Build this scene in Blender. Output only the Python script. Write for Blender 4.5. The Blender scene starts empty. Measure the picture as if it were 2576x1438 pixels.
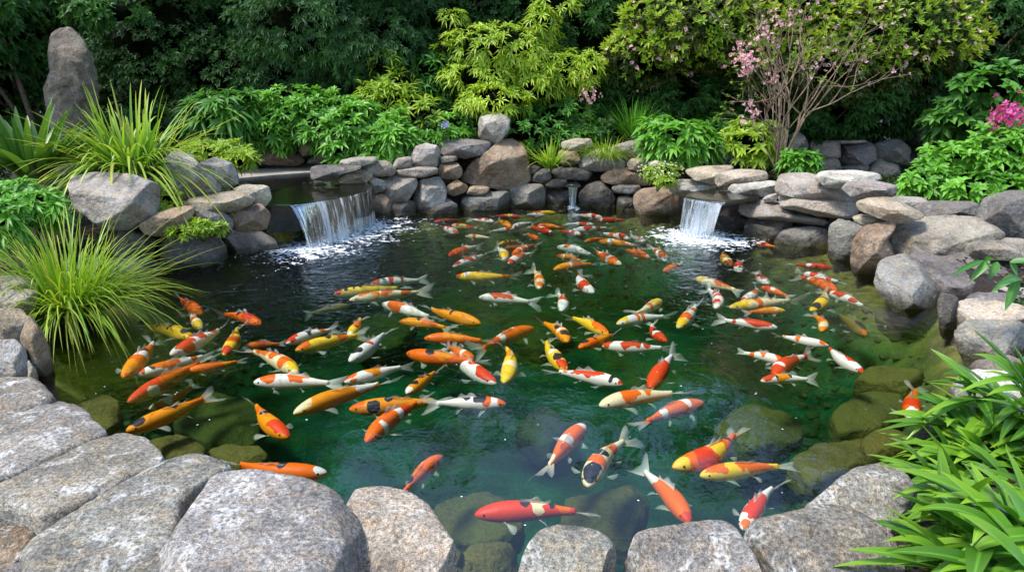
import bpy, math, random
import numpy as np
from mathutils import Vector, noise as mnoise
R = math.radians
random.seed(7); rng = np.random.default_rng(7)
scene = bpy.context.scene
# ------------------------------------------------------------------ camera, sky, sun, exposure
PITCH = R(16.2); CAM = np.array([0., 0., 1.8]); FPX = 1717.0
cam_data = bpy.data.cameras.new("camera"); cam = bpy.data.objects.new("camera", cam_data)
scene.collection.objects.link(cam); scene.camera = cam
cam.location = CAM; cam.rotation_euler = (R(90) - PITCH, 0, 0)
cam_data.sensor_width = 36; cam_data.lens = 36 * FPX / 2576; cam_data.clip_end = 500; cam_data.clip_start = 0.05
SUN_EL, SUN_AZ = R(60), R(-112)          # azimuth the light comes from, measured from +Y clockwise
world = bpy.data.worlds.new("World"); scene.world = world; world.use_nodes = True
wn = world.node_tree.nodes; wl = world.node_tree.links
bgn = wn["Background"]; sky = wn.new("ShaderNodeTexSky"); sky.sky_type = 'NISHITA'; sky.sun_disc = False
sky.sun_elevation = SUN_EL; sky.sun_rotation = SUN_AZ; sky.air_density = 1.0; sky.dust_density = .8; sky.ozone_density = 1.0
wl.new(sky.outputs[0], bgn.inputs[0]); bgn.inputs[1].default_value = 0.15
sd = bpy.data.lights.new("sun", 'SUN'); sd.energy = 2.2; sd.angle = R(12); sd.color = (1, .97, .92)
sun = bpy.data.objects.new("sun", sd); scene.collection.objects.link(sun)
dv = Vector((math.sin(SUN_AZ) * math.cos(SUN_EL), math.cos(SUN_AZ) * math.cos(SUN_EL), math.sin(SUN_EL)))
sun.rotation_euler = (-dv).to_track_quat('-Z', 'Y').to_euler(); sun.location = (0, 0, 30)
scene.view_settings.view_transform = 'Standard'; scene.view_settings.look = 'None'
scene.view_settings.exposure = 1.38; scene.view_settings.gamma = 1
scene.cycles.max_bounces = 8; scene.cycles.transparent_max_bounces = 16
scene.cycles.caustics_reflective = False; scene.cycles.caustics_refractive = False

# ------------------------------------------------------------------ picture <-> place helpers
CP, SP = math.cos(PITCH), math.sin(PITCH)
OFFX = dict(A=0, B=820, C=1640, D=0, E=820, F=1640, G=0, H=820, I=1640)
OFFY = dict(A=0, B=0, C=0, D=449.3, E=449.3, F=449.3, G=913.6, H=913.6, I=913.6)
def U(t, x, y):
    if t == 'U': return (x, y)
    return (OFFX[t] + .3645 * x, OFFY[t] + .3645 * y)
def PU(t, s):
    """'x,y x,y ...' in a tile -> list of points"""
    return [U(t, *map(float, q.split(','))) for q in s.split()]
def ray(x, y):
    dx = (x - 1288) / FPX; dy = (719 - y) / FPX
    return np.array([dx, CP + dy * SP, -SP + dy * CP])
def at_z(x, y, z=0.):
    d = ray(x, y); return CAM + d * ((z - CAM[2]) / d[2])
def at_Y(x, y, Y):
    d = ray(x, y); return CAM + d * (Y / d[1])

# ------------------------------------------------------------------ objects
def tag(o, label=None, cat=None, group=None, kind=None):
    if label: o['label'] = label
    if cat: o['category'] = cat
    if group: o['group'] = group
    if kind: o['kind'] = kind
    return o
def link(o, parent=None):
    scene.collection.objects.link(o)
    if parent is not None: o.parent = parent
    return o
def empty(name, loc=(0, 0, 0)):
    o = bpy.data.objects.new(name, None); o.location = loc; o.empty_display_size = .1
    return link(o)
def mesh_obj(name, V, F, mat, parent=None, origin=None, attr=None, smooth=True, fattr=None):
    """V (n,3) world coordinates; F list or (m,k) array; origin: object location (or parent's)"""
    V = np.asarray(V, float)
    if origin is None: origin = np.zeros(3)
    o_in_par = np.zeros(3) if parent is not None else np.asarray(origin, float)
    base = np.asarray(origin, float)
    me = bpy.data.meshes.new(name)
    Vl = (V - base).astype(np.float32)
    if isinstance(F, np.ndarray) or (len(F) and not isinstance(F[0], np.ndarray)):
        groups = [np.asarray(F)] if isinstance(F, np.ndarray) else None
    else: groups = F
    if groups is None:
        me.from_pydata(Vl.tolist(), [], F)
    else:
        loops = np.concatenate([g.ravel() for g in groups]).astype(np.int32)
        counts = np.concatenate([np.full(len(g), g.shape[1]) for g in groups]).astype(np.int32)
        starts = np.concatenate([[0], np.cumsum(counts)[:-1]]).astype(np.int32)
        me.vertices.add(len(Vl)); me.vertices.foreach_set("co", Vl.ravel())
        me.loops.add(len(loops)); me.loops.foreach_set("vertex_index", loops)
        me.polygons.add(len(counts)); me.polygons.foreach_set("loop_start", starts)
        try: me.polygons.foreach_set("loop_total", counts)
        except Exception: pass
        me.update(calc_edges=True)
    if smooth: me.polygons.foreach_set("use_smooth", np.ones(len(me.polygons), bool))
    if attr is not None:
        nm, A = attr
        a = me.attributes.new(nm, 'FLOAT_COLOR', 'POINT')
        A = np.asarray(A, np.float32)
        if A.shape[1] == 3: A = np.hstack([A, np.ones((len(A), 1), np.float32)])
        a.data.foreach_set("color", A.ravel())
    for m in (mat if isinstance(mat, (list, tuple)) else [mat]): me.materials.append(m)
    me.update()
    o = bpy.data.objects.new(name, me); o.location = o_in_par
    return link(o, parent)
def nrm(v): return v / np.maximum(np.linalg.norm(v, axis=-1, keepdims=True), 1e-9)

# ------------------------------------------------------------------ node helper
class NT:
    def __init__(s, name):
        s.m = bpy.data.materials.new(name); s.m.use_nodes = True
        s.t = s.m.node_tree; s.t.nodes.clear(); s.out = s.n('OutputMaterial')
    def n(s, typ, **kw):
        x = s.t.nodes.new('ShaderNode' + typ)
        for k, v in kw.items():
            if k.startswith('i_'):
                key = k[2:]; key = int(key) if key.isdigit() else key.replace('_', ' ')
                s.set(x.inputs[key], v)
            else: setattr(x, k, v)
        return x
    def set(s, inp, v):
        if hasattr(v, 'is_output'): s.t.links.new(v, inp)
        elif isinstance(v, bpy.types.Node): s.t.links.new(v.outputs[0], inp)
        else:
            if isinstance(v, tuple) and len(v) == 3 and inp.type == 'RGBA': v = (*v, 1)
            inp.default_value = v
    def mix(s, f, a, b, blend='MIX'):
        x = s.n('Mix', data_type='RGBA', blend_type=blend)
        s.set(x.inputs[0], f); s.set(x.inputs[6], a); s.set(x.inputs[7], b)
        return x.outputs[2]
    def math(s, op, a, b=None, clamp=False):
        x = s.n('Math', operation=op, use_clamp=clamp); s.set(x.inputs[0], a)
        if b is not None: s.set(x.inputs[1], b)
        return x.outputs[0]
    def rng(s, v, a, b, c=0., d=1., smooth=False):
        x = s.n('MapRange', interpolation_type='SMOOTHSTEP' if smooth else 'LINEAR')
        s.set(x.inputs[0], v)
        for i, q in enumerate((a, b, c, d)): s.set(x.inputs[i + 1], q)
        return x.outputs[0]
    def noise(s, scale, detail=4., rough=.55, vec=None, dist=0.):
        x = s.n('TexNoise'); x.inputs['Scale'].default_value = scale; x.inputs['Detail'].default_value = detail
        x.inputs['Roughness'].default_value = rough; x.inputs['Distortion'].default_value = dist
        if vec is not None: s.set(x.inputs['Vector'], vec)
        return x.outputs[0]
    def done(s, surf): s.t.links.new(surf if hasattr(surf, 'is_output') else surf.outputs[0], s.out.inputs[0]); return s.m

def stone_mat(name, lichen=.25, speck=.35, grain=(45, 190), wet=True, bump=.012, algae=0.):
    t = NT(name); oi = t.n('ObjectInfo'); tc = t.n('TexCoord'); geo = t.n('NewGeometry')
    off = t.n('VectorMath', operation='SCALE'); t.set(off.inputs[0], (17., 31., 53.)); t.set(off.inputs[3], oi.outputs['Random'])
    vec = t.n('VectorMath', operation='ADD', i_0=tc.outputs['Object'], i_1=off.outputs[0]).outputs[0]
    col = oi.outputs['Color']
    n1 = t.noise(2.6, 6, .6, vec, .4); n2 = t.noise(grain[0], 5, .7, vec); n3 = t.noise(grain[1], 3, .6, vec)
    n4 = t.noise(7., 7, .68, vec, .6); n5 = t.noise(14, 6, .65, vec)
    lo = t.mix(1., col, (.48, .46, .44), 'MULTIPLY'); hi = t.mix(1., col, (1.2, 1.17, 1.1), 'MULTIPLY')
    c = t.mix(t.rng(n1, .35, .65), lo, hi)
    brown = t.mix(1., col, (1.15, .92, .66), 'MULTIPLY')
    c = t.mix(t.rng(n5, .45, .65, 0, .75), c, brown)
    s1 = t.rng(n2, .36, .64, 1 - speck, 1 + speck); s2 = t.rng(n3, .3, .7, 1 - speck, 1 + speck)
    sm = t.math('MULTIPLY', s1, s2)
    cc = t.n('VectorMath', operation='SCALE'); t.set(cc.inputs[0], c); t.set(cc.inputs[3], sm)
    c = cc.outputs[0]
    lf = t.math('MULTIPLY', t.rng(n4, .53, .66), t.rng(n2, .38, .58)); lf = t.math('MULTIPLY', lf, lichen, True)
    c = t.mix(lf, c, (.62, .61, .58))
    dk = t.math('MULTIPLY', t.rng(n4, .42, .30), .55, True); c = t.mix(dk, c, (.03, .028, .025))
    rough = .82
    if wet:
        z = t.n('SeparateXYZ', i_0=geo.outputs['Position']).outputs[2]
        zz = t.math('ADD', z, t.rng(n5, 0, 1, -.05, .05))
        w = t.rng(zz, .03, .14, 1, 0, True)
        c = t.mix(w, c, t.mix(1., c, (.32, .30, .26), 'MULTIPLY'))
        al = t.rng(z, .0, .03, 1, 0, True)
        c = t.mix(t.math('MULTIPLY', al, .85), c, (.05, .045, .008))
        rough = t.rng(w, 0, 1, .82, .35)
    if algae:
        c = t.mix(t.rng(n1, .3, .6, algae * .35, algae), c, (.22, .155, .028))
    h = t.math('ADD', t.math('MULTIPLY', n5, .9), t.math('ADD', t.math('MULTIPLY', n2, .35), t.math('MULTIPLY', n4, .9)))
    vo = t.n('TexVoronoi', feature='DISTANCE_TO_EDGE'); vo.inputs['Scale'].default_value = 2.2
    wv = t.n('VectorMath', operation='ADD', i_0=vec); sc = t.n('VectorMath', operation='SCALE', i_0=t.n('TexNoise', i_Scale=3.0, i_Vector=vec).outputs[1]); sc.inputs[3].default_value = .8
    t.set(wv.inputs[1], sc.outputs[0]); t.set(vo.inputs['Vector'], wv.outputs[0])
    h = t.math('ADD', h, t.rng(vo.outputs[0], 0, .02, -.10, 0))
    b = t.n('Bump', i_Strength=1., i_Distance=bump * 2.6, i_Height=h)
    p = t.n('BsdfPrincipled', i_Base_Color=c, i_Roughness=rough, i_Normal=b.outputs[0])
    p.inputs['Specular IOR Level'].default_value = .35
    return t.done(p)

def leaf_mat(name, dark, light, tip=None, trans=.3, rough=.42, rib=.25, tipstart=.0, straw=False, spec=.4):
    t = NT(name); a = t.n('Attribute', attribute_name='lv'); s = t.n('SeparateColor', i_0=a.outputs['Color'])
    c = t.mix(s.outputs[0], dark, light)
    if straw: c = t.mix(t.rng(s.outputs[0], .93, .95), c, (.30, .21, .07)); c = t.mix(t.rng(s.outputs[1], .86, 1., 0, .8), c, (.24, .16, .05))
    if tip: c = t.mix(t.math('MULTIPLY', t.rng(s.outputs[1], tipstart, 1), t.rng(s.outputs[0], .0, .7, .2, 1)), c, tip)
    if rib: c = t.mix(t.rng(s.outputs[2], 0, .22, rib, 0), c, tuple(min(1, x * 2.2 + .03) for x in light))
    p = t.n('BsdfPrincipled', i_Base_Color=c, i_Roughness=rough); p.inputs['Specular IOR Level'].default_value = spec
    tr = t.n('BsdfTranslucent', i_Color=t.mix(1., c, (1.5, 1.5, .7), 'MULTIPLY'))
    mx = t.n('MixShader', i_0=trans); t.set(mx.inputs[1], p.outputs[0]); t.set(mx.inputs[2], tr.outputs[0])
    return t.done(mx)
def plain_mat(name, c1, c2, scale=8., rough=.8, bump=0.01, coords='Object'):
    t = NT(name); tc = t.n('TexCoord'); n = t.noise(scale, 6, .65, tc.outputs[coords])
    c = t.mix(t.rng(n, .3, .7), c1, c2); b = t.n('Bump', i_Strength=1., i_Distance=bump, i_Height=n)
    p = t.n('BsdfPrincipled', i_Base_Color=c, i_Roughness=rough, i_Normal=b.outputs[0]); p.inputs['Specular IOR Level'].default_value = 0. if rough > .9 else .5
    return t.done(p)

M_STONE = stone_mat('wall_stone', .22, .28)
M_GRAN = stone_mat('granite', .95, .55, (60, 210), bump=.009)
M_SUNK = stone_mat('algae_stone', 0, .55, wet=False, algae=.9)
M_BARK = plain_mat('bark', (.05, .032, .02), (.16, .11, .075), 25)
M_STEM = plain_mat('green_stem', (.03, .06, .012), (.08, .12, .03), 25)
M_SOIL = plain_mat('soil', (.012, .008, .006), (.05, .028, .02), 14, .95, .03)
# ------------------------------------------------------------------ the pond outline (waterline) and the ground
OUT_PX = [(60,1010),(105,930),(112,850),(190,790),(270,745),(390,692),(560,657),(690,612),(700,590),(950,548),(1150,532),(1350,522),(1550,523),(1700,548),
          (1880,590),(2090,632),(2200,700),(2370,770),(2420,860),(2440,960),(2390,1060),(2270,1130),(2060,1280),(1900,1370),(1560,1425),(1300,1470),(1150,1460),
          (1070,1310),(860,1240),(580,1180),(400,1110),(260,1080),(130,1050)]
OUT = np.array([at_z(*p)[:2] for p in OUT_PX])
def seg_dist(P, poly):
    best = np.full(len(P), 1e9); inside = np.zeros(len(P), bool)
    n = len(poly)
    for i in range(n):
        a, b = poly[i], poly[(i + 1) % n]; ab = b - a
        t = np.clip(((P - a) @ ab) / (ab @ ab), 0, 1)
        best = np.minimum(best, np.linalg.norm(P - (a + t[:, None] * ab), axis=1))
        cond = (a[1] > P[:, 1]) != (b[1] > P[:, 1])
        xi = a[0] + (P[:, 1] - a[1]) / (b[1] - a[1] + 1e-12) * ab[0]
        inside ^= cond & (P[:, 0] < xi)
    return np.where(inside, -best, best)
UPPER = np.array([at_z(x, y, .5)[:2] for x, y in [(590,470),(600,452),(700,441),(800,434),(905,440),(938,470),(920,485),(740,517),(675,520),(640,500)]])
def bank(P):
    x, y = P[:, 0], P[:, 1]
    b = np.interp(y, [0, 2.5, 5, 7, 10, 12, 16], [.06, .09, .14, .35, .62, .75, .85])
    b = np.where((x > 2.2) & (y > 8), np.minimum(b, .42), b); return np.where((x < -1.7) & (y > 9.6), np.minimum(b, .40), b)
def ground_h(P):
    s = seg_dist(P, OUT); b = bank(P)
    wob = np.array([mnoise.noise(Vector((p[0] * 1.3, p[1] * 1.3, 0))) if abs(p[0]) < 20 and p[1] < 25 else 0 for p in P])
    z = np.where(s < 0, np.maximum(-.12 + 1.15 * s, -1.05 + .08 * wob), 0)
    zo = np.minimum(-.12 + np.maximum(s - .22, 0) * 1.5, b + .05 * wob)
    z = np.where(s >= 0, zo, z)
    u = seg_dist(P, UPPER); z = np.where(u < .06, np.minimum(z, .28), z)
    return z
def axis_pts(lo, hi, step, far):
    mid = list(np.arange(lo, hi + 1e-6, step)); l, h = [], []; d = step
    q = lo
    while q > -far: d *= 1.5; q -= d; l.append(q)
    q = hi; d = step
    while q < far: d *= 1.5; q += d; h.append(q)
    return np.array(l[::-1] + mid + h)
gx = axis_pts(-7.5, 7.5, .1, 150); gy = axis_pts(1.2, 14.5, .1, 150)
GX, GY = np.meshgrid(gx, gy); P2 = np.stack([GX.ravel(), GY.ravel()], 1)
gz = ground_h(P2); nx, ny = len(gx), len(gy)
ii = np.arange(nx * ny).reshape(ny, nx)
GF = np.stack([ii[:-1, :-1], ii[:-1, 1:], ii[1:, 1:], ii[1:, :-1]], -1).reshape(-1, 4)
def ground_mat():
    t = NT('ground'); geo = t.n('NewGeometry'); pos = geo.outputs['Position']
    n1 = t.noise(3., 7, .65, pos); n2 = t.noise(28, 5, .7, pos); n3 = t.noise(1.1, 4, .6, pos, .5)
    soil = t.mix(t.rng(n2, .3, .7), (.007, .005, .004), (.035, .02, .014))
    alg = t.mix(t.rng(n1, .35, .65), (.02, .05, .012), (.24, .30, .04)); alg = t.mix(t.rng(n3, .42, .62, 0, .75), alg, (.05, .40, .22))
    alg = t.mix(t.rng(n2, .35, .65, 0, .45), alg, (.012, .03, .014))
    z = t.n('SeparateXYZ', i_0=pos).outputs[2]
    shal = t.mix(t.rng(n1, .35, .65), (.12, .085, .014), (.46, .34, .06)); alg = t.mix(t.rng(z, -.75, -.3, 0, .9), alg, shal)
    c = t.mix(t.rng(z, -.05, .02), alg, soil)
    b = t.n('Bump', i_Strength=1., i_Distance=.03, i_Height=t.math('ADD', n1, n2))
    return t.done(t.n('BsdfPrincipled', i_Base_Color=c, i_Roughness=.95, i_Normal=b.outputs[0]))
tag(mesh_obj('ground', np.column_stack([P2, gz]), GF, ground_mat()), kind='structure')

# ------------------------------------------------------------------ the water
FALL_L = np.array([at_z(860, 595)[:2], at_z(770, 625)[:2], at_z(935, 570)[:2]]); FALL_R = at_z(1765, 597)[:2]; FALL_C = at_z(1440, 525)[:2]
def water_mat(name, foam=True, amp0=.06):
    t = NT(name); pos = t.n('NewGeometry').outputs['Position']
    def dist(c, sx=1., sy=1.):
        v = t.n('VectorMath', operation='SUBTRACT', i_0=pos, i_1=(c[0], c[1], 0)).outputs[0]
        v = t.n('VectorMath', operation='MULTIPLY', i_0=v, i_1=(sx, sy, 0)).outputs[0]
        return t.n('VectorMath', operation='LENGTH', i_0=v).outputs[1]
    n_a = t.noise(3.6, 3, .5, pos, .6); n_b = t.noise(15, 3, .55, pos, .8); n_c = t.noise(1.5, 2, .5, pos)
    if foam:
        dl = t.math('MINIMUM', t.math('MINIMUM', dist(FALL_L[0]), dist(FALL_L[1])), dist(FALL_L[2])); dr = dist(FALL_R)
        fall = t.math('MAXIMUM', t.math('POWER', t.rng(dl, .2, 5.5, 1, 0), 2.0), t.math('POWER', t.rng(dr, .15, 5., 1, 0), 2.1))
        nearc = t.rng(dist(FALL_C), .1, 1.0, .25, 0, True)
        fall = t.math('MAXIMUM', fall, nearc)
        amp = t.math('ADD', t.math('MULTIPLY', fall, 1.25), t.rng(n_c, .45, .7, .010, amp0))
    else: amp = amp0
    h = t.math('MULTIPLY', t.math('ADD', n_a, t.math('MULTIPLY', n_b, .33)), amp)
    b = t.n('Bump', i_Strength=1., i_Distance=.075, i_Height=h)
    fr = t.n('Fresnel', i_IOR=1.66 if foam else 2.0, i_Normal=b.outputs[0])
    gl = t.n('BsdfGlossy', i_Roughness=.015, i_Normal=b.outputs[0]); tr = t.n('BsdfTransparent', i_Color=(.99, 1., .99))
    mx = t.n('MixShader', i_0=fr.outputs[0]); t.set(mx.inputs[1], tr.outputs[0]); t.set(mx.inputs[2], gl.outputs[0])
    surf = mx
    if foam:
        f1 = t.noise(9, 5, .62, pos, 1.4); f2 = t.noise(26, 3, .6, pos, .5)
        ff = t.math('ADD', t.math('MULTIPLY', f1, .65), t.math('MULTIPLY', f2, .35))
        thr = t.math('MINIMUM', t.rng(dl, .08, 1.45, .43, .70), t.rng(dr, .12, 1.2, .36, .70))
        fac = t.math('MULTIPLY', t.rng(t.math('SUBTRACT', ff, thr), 0, .085, 0, .9, True), 1)
        df = t.n('BsdfDiffuse', i_Color=(.86, .9, .93))
        m2 = t.n('MixShader', i_0=fac); t.set(m2.inputs[1], mx.outputs[0]); t.set(m2.inputs[2], df.outputs[0]); surf = m2
    m = t.done(surf)
    va = t.n('VolumeAbsorption', i_Color=(.14, .60, .45), i_Density=1.0)
    t.t.links.new(va.outputs[0], t.out.inputs[1])
    return m
def grow(poly, d):
    c = poly.mean(0); e = np.roll(poly, -1, 0) - np.roll(poly, 1, 0); n = np.stack([e[:, 1], -e[:, 0]], 1); n = nrm(n)
    s = np.sign(((poly - c) * n).sum(1)); return poly + n * s[:, None] * d
def prism(name, poly, z1, z0, mat):
    n = len(poly); V = [(x, y, z1) for x, y in poly] + [(x, y, z0) for x, y in poly]
    area = sum(poly[i][0] * poly[(i + 1) % n][1] - poly[(i + 1) % n][0] * poly[i][1] for i in range(n))
    top = list(range(n)); bot = list(range(2 * n - 1, n - 1, -1)); sides = [(i, i + n, (i + 1) % n + n, (i + 1) % n) for i in range(n)]
    if area < 0: top = top[::-1]; bot = bot[::-1]; sides = [q[::-1] for q in sides]
    return mesh_obj(name, V, [top, bot] + sides, mat, smooth=False)
tag(prism('pond_water', grow(OUT, .10), 0., -1.4, water_mat('pond_water')), kind='structure')
tag(prism('upper_pool_water', grow(UPPER, .02), .5, .2, water_mat('upper_pool_water', False, .10)), kind='structure')

# ------------------------------------------------------------------ waterfalls: dark lip slab, falling sheet, strands, splash
M_LIP = plain_mat('wet_dark_slab', (.006, .007, .005), (.03, .032, .014), 12, .3)
def fall_mat():
    t = NT('falling_water'); a = t.n('Attribute', attribute_name='uvw'); s = t.n('SeparateColor', i_0=a.outputs['Color'])
    cv = t.n('CombineXYZ', i_0=t.math('MULTIPLY', s.outputs[0], 1.), i_1=t.math('MULTIPLY', s.outputs[1], .05), i_2=s.outputs[2])
    n1 = t.noise(6, 4, .6, cv.outputs[0], .15); n2 = t.noise(34, 3, .6, cv.outputs[0], .1)
    nn = t.math('ADD', t.math('MULTIPLY', n1, .68), t.math('MULTIPLY', n2, .32))
    b = t.n('Bump', i_Strength=1., i_Distance=.05, i_Height=nn)
    gl = t.n('BsdfGlossy', i_Roughness=.12, i_Color=(.92, .96, 1), i_Normal=b.outputs[0]); tr = t.n('BsdfTransparent', i_Color=(.93, .96, .97))
    df = t.n('BsdfTranslucent', i_Color=(.9, .93, .97)); d2 = t.n('BsdfDiffuse', i_Color=(.85, .9, .95))
    wh = t.n('MixShader', i_0=.5); t.set(wh.inputs[1], df.outputs[0]); t.set(wh.inputs[2], d2.outputs[0])
    fr = t.n('MixShader', i_0=t.rng(nn, .38, .58, .25, .8)); t.set(fr.inputs[1], tr.outputs[0]); t.set(fr.inputs[2], gl.outputs[0])
    edge = t.rng(s.outputs[1], .0, 1., .0, .035)
    m = t.n('MixShader', i_0=t.rng(t.math('ADD', nn, edge), .515, .59, 0, .9, True)); t.set(m.inputs[1], fr.outputs[0]); t.set(m.inputs[2], wh.outputs[0])
    return t.done(m)
M_FALL = fall_mat()
def foam_mat():
    t = NT('foam'); p = t.n('BsdfPrincipled', i_Base_Color=(.85, .89, .93), i_Roughness=.35)
    tr = t.n('BsdfTransparent'); m = t.n('MixShader', i_0=.75); t.set(m.inputs[1], tr.outputs[0]); t.set(m.inputs[2], p.outputs[0]); return t.done(m)
M_FOAM = foam_mat()
def resample(pts, n):
    pts = np.asarray(pts, float); d = np.r_[0, np.cumsum(np.linalg.norm(np.diff(pts, axis=0), axis=1))]
    q = np.linspace(0, d[-1], n); return np.stack([np.interp(q, d, pts[:, k]) for k in range(pts.shape[1])], 1)
def sheet(parent, top, foot, nu, nv, seed, ragged=.05):
    """falling sheet between the lip line (3D) and the foot line on the pond; thin closed skin"""
    r = np.random.default_rng(seed); a = resample(top, nu); b = resample(foot, nu); V = []; A = []
    wid = np.linalg.norm(a[-1] - a[0])
    for j in range(nv):
        f = j / (nv - 1)
        for i in range(nu):
            p = a[i].copy(); q = b[i]; h = f ** .62                              # out first, then down
            xy = p[:2] + (q[:2] - p[:2]) * h; z = p[2] + (q[2] - p[2]) * f
            if f < .12: z = p[2] + (q[2] - p[2]) * f * .75
            k = mnoise.noise(Vector((i * .55, f * .8, seed))) * .025 * min(1, f * 3)
            d = nrm(q[:2] - p[:2] + 1e-6); V.append((xy[0] + d[0] * k, xy[1] + d[1] * k, z))
            A.append((i / nu * wid * 1.4, f, seed * .1))
    V = np.array(V); I = np.arange(nu * nv).reshape(nv, nu)
    F = np.stack([I[:-1, :-1], I[:-1, 1:], I[1:, 1:], I[1:, :-1]], -1).reshape(-1, 4)
    return mesh_obj('water_sheet', V, F, M_FALL, parent, parent.location, ('uvw', A))
def tube(path, rad, k=6, cap=True):
    path = np.asarray(path, float); n = len(path); rad = np.broadcast_to(rad, (n,)); V = []; F = []
    tg = np.gradient(path, axis=0); tg = nrm(tg)
    ref = np.array([0, 0, 1.]) if abs(tg[0][2]) < .9 else np.array([1., 0, 0])
    for i in range(n):
        u = np.cross(tg[i], ref); u /= max(np.linalg.norm(u), 1e-6); v = np.cross(u, tg[i])
        for j in range(k):
            an = 2 * math.pi * j / k; V.append(path[i] + rad[i] * (math.cos(an) * u + math.sin(an) * v))
    for i in range(n - 1):
        for j in range(k): F.append((i * k + j, i * k + (j + 1) % k, (i + 1) * k + (j + 1) % k, (i + 1) * k + j))
    if cap:
        V.append(path[0]); V.append(path[-1]); a, b = len(V) - 2, len(V) - 1
        for j in range(k): F.append((a, (j + 1) % k, j, j)); F.append((b, (n - 1) * k + j, (n - 1) * k + (j + 1) % k, (n - 1) * k + (j + 1) % k))
    return np.array(V), np.array(F)
def merge(parts):
    V = []; Q = []; T = []; off = 0
    for v, f in parts:
        V.append(v); f = np.asarray(f)
        if f.shape[1] == 4:
            tri = f[:, 2] == f[:, 3]; Q.append(f[~tri] + off)
            if tri.any(): T.append(f[tri][:, :3] + off)
        else: T.append(f + off)
        off += len(v)
    G = []
    if Q: G.append(np.concatenate(Q))
    if T: G.append(np.concatenate(T))
    return np.concatenate(V), [g for g in G if len(g)]
def splash(parent, foot, n, spread, hmax, seed):
    r = np.random.default_rng(seed); parts = []; f = resample(foot, 40)
    oct_v = np.array([(1,0,0),(-1,0,0),(0,1,0),(0,-1,0),(0,0,1),(0,0,-1)], float); oct_f = np.array([(0,2,4),(2,1,4),(1,3,4),(3,0,4),(2,0,5),(1,2,5),(3,1,5),(0,3,5)])
    for _ in range(n):
        p = f[r.integers(40)] + np.r_[r.normal(0, spread, 2), 0]; h = abs(r.normal(0, hmax)); s = r.uniform(.003, .012) * (1.5 - min(1, h / hmax / 2))
        if h < .02: sc = np.array([s * 2.2, s * 1.6, s * .4])
        else: sc = np.array([s, s, s * r.uniform(.8, 1.8)])
        parts.append((oct_v * sc + [p[0], p[1], max(.004, h)], oct_f))
    V, G = merge(parts); o = mesh_obj('splash', V, G, M_FOAM, parent, parent.location); o['kind'] = 'stuff'; return o
def lip_slab(parent, poly, z, th):
    n = len(poly); c = poly.mean(0); inner = c + (poly - c) * .985
    V = [(x, y, z) for x, y in inner] + [(x, y, z - .012) for x, y in poly] + [(x, y, z - th) for x, y in poly]
    F = [list(range(n)), list(range(3 * n - 1, 2 * n - 1, -1))]
    for k in (0, n): F += [(k + i, k + i + n, k + (i + 1) % n + n, k + (i + 1) % n) for i in range(n)]
    return mesh_obj('lip_slab', V, F, M_LIP, parent, parent.location, smooth=False)
def z_line(pts, z): return np.array([at_z(x, y, z) for x, y in pts])
# big fall
lip = z_line([(728,517),(770,512),(830,503),(890,491),(925,480),(935,472)], .505)
foot = z_line([(775,628),(790,620),(840,607),(890,592),(930,572),(945,560)], 0.)
wf = empty('waterfall', (lip[2][0], lip[2][1], 0)); tag(wf, 'wide curving curtain of water pouring off the upper pool', 'waterfall')
bpy.context.view_layer.update()
sheet(wf, lip, foot, 110, 26, 3); splash(wf, foot, 300, .09, .03, 5)
lp = np.array([at_z(x, y, .49)[:2] for x, y in [(640,497),(675,515),(728,514),(770,509),(830,500),(890,488),(925,477),(936,466),(925,458),(800,448)]])
lip_slab(wf, lp, .488, .045)
# small fall on the far side
lip2 = z_line([(1722,497),(1750,503),(1790,509),(1822,513)], .50); foot2 = z_line([(1708,590),(1735,597),(1762,600),(1790,598)], 0.)
wf2 = empty('waterfall', (lip2[1][0], lip2[1][1], 0)); tag(wf2, 'short waterfall from a thin dark slab beside stacked flagstones', 'waterfall')
sheet(wf2, lip2, foot2, 60, 22, 9); splash(wf2, foot2, 240, .09, .04, 6)
lp2 = np.array([at_z(x, y, .49)[:2] for x, y in [(1723,494),(1750,500),(1790,506),(1824,510),(1905,496),(1912,490),(1830,472),(1755,480),(1728,490)]])
lip_slab(wf2, lp2, .492, .04)
wfilm = mesh_obj('water_film', [(x, y, .497) for x, y in (lp2.mean(0) + (lp2 - lp2.mean(0)) * .97)], [list(range(len(lp2)))], None or water_mat('slab_film', False, .08), wf2, wf2.location)
# spout
s_top = z_line([(1425,462),(1440,463),(1457,462)], .30 + .14); s_top = np.array([at_Y(x, y, 10.35) for x, y in [(1427,463),(1440,464),(1456,462)]]); s_foot = z_line([(1434,524),(1440,525),(1447,524)], 0.)
wf3 = empty('waterfall', (s_top[1][0], s_top[1][1], 0)); tag(wf3, 'thin spout of water dropping from a gap in the back wall', 'waterfall')
sheet(wf3, s_top, s_foot, 14, 14, 15); splash(wf3, s_foot, 60, .04, .02, 8)
sp = np.array([(p[0], p[1]) for p in s_top]); w = (sp[-1] - sp[0]) * .15
lip_slab(wf3, np.array([sp[0] - w, sp[0] + [-.01, .35], sp[-1] + [.01, .35], sp[-1] + w]), s_top[1][2] - .01, .03)
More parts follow.
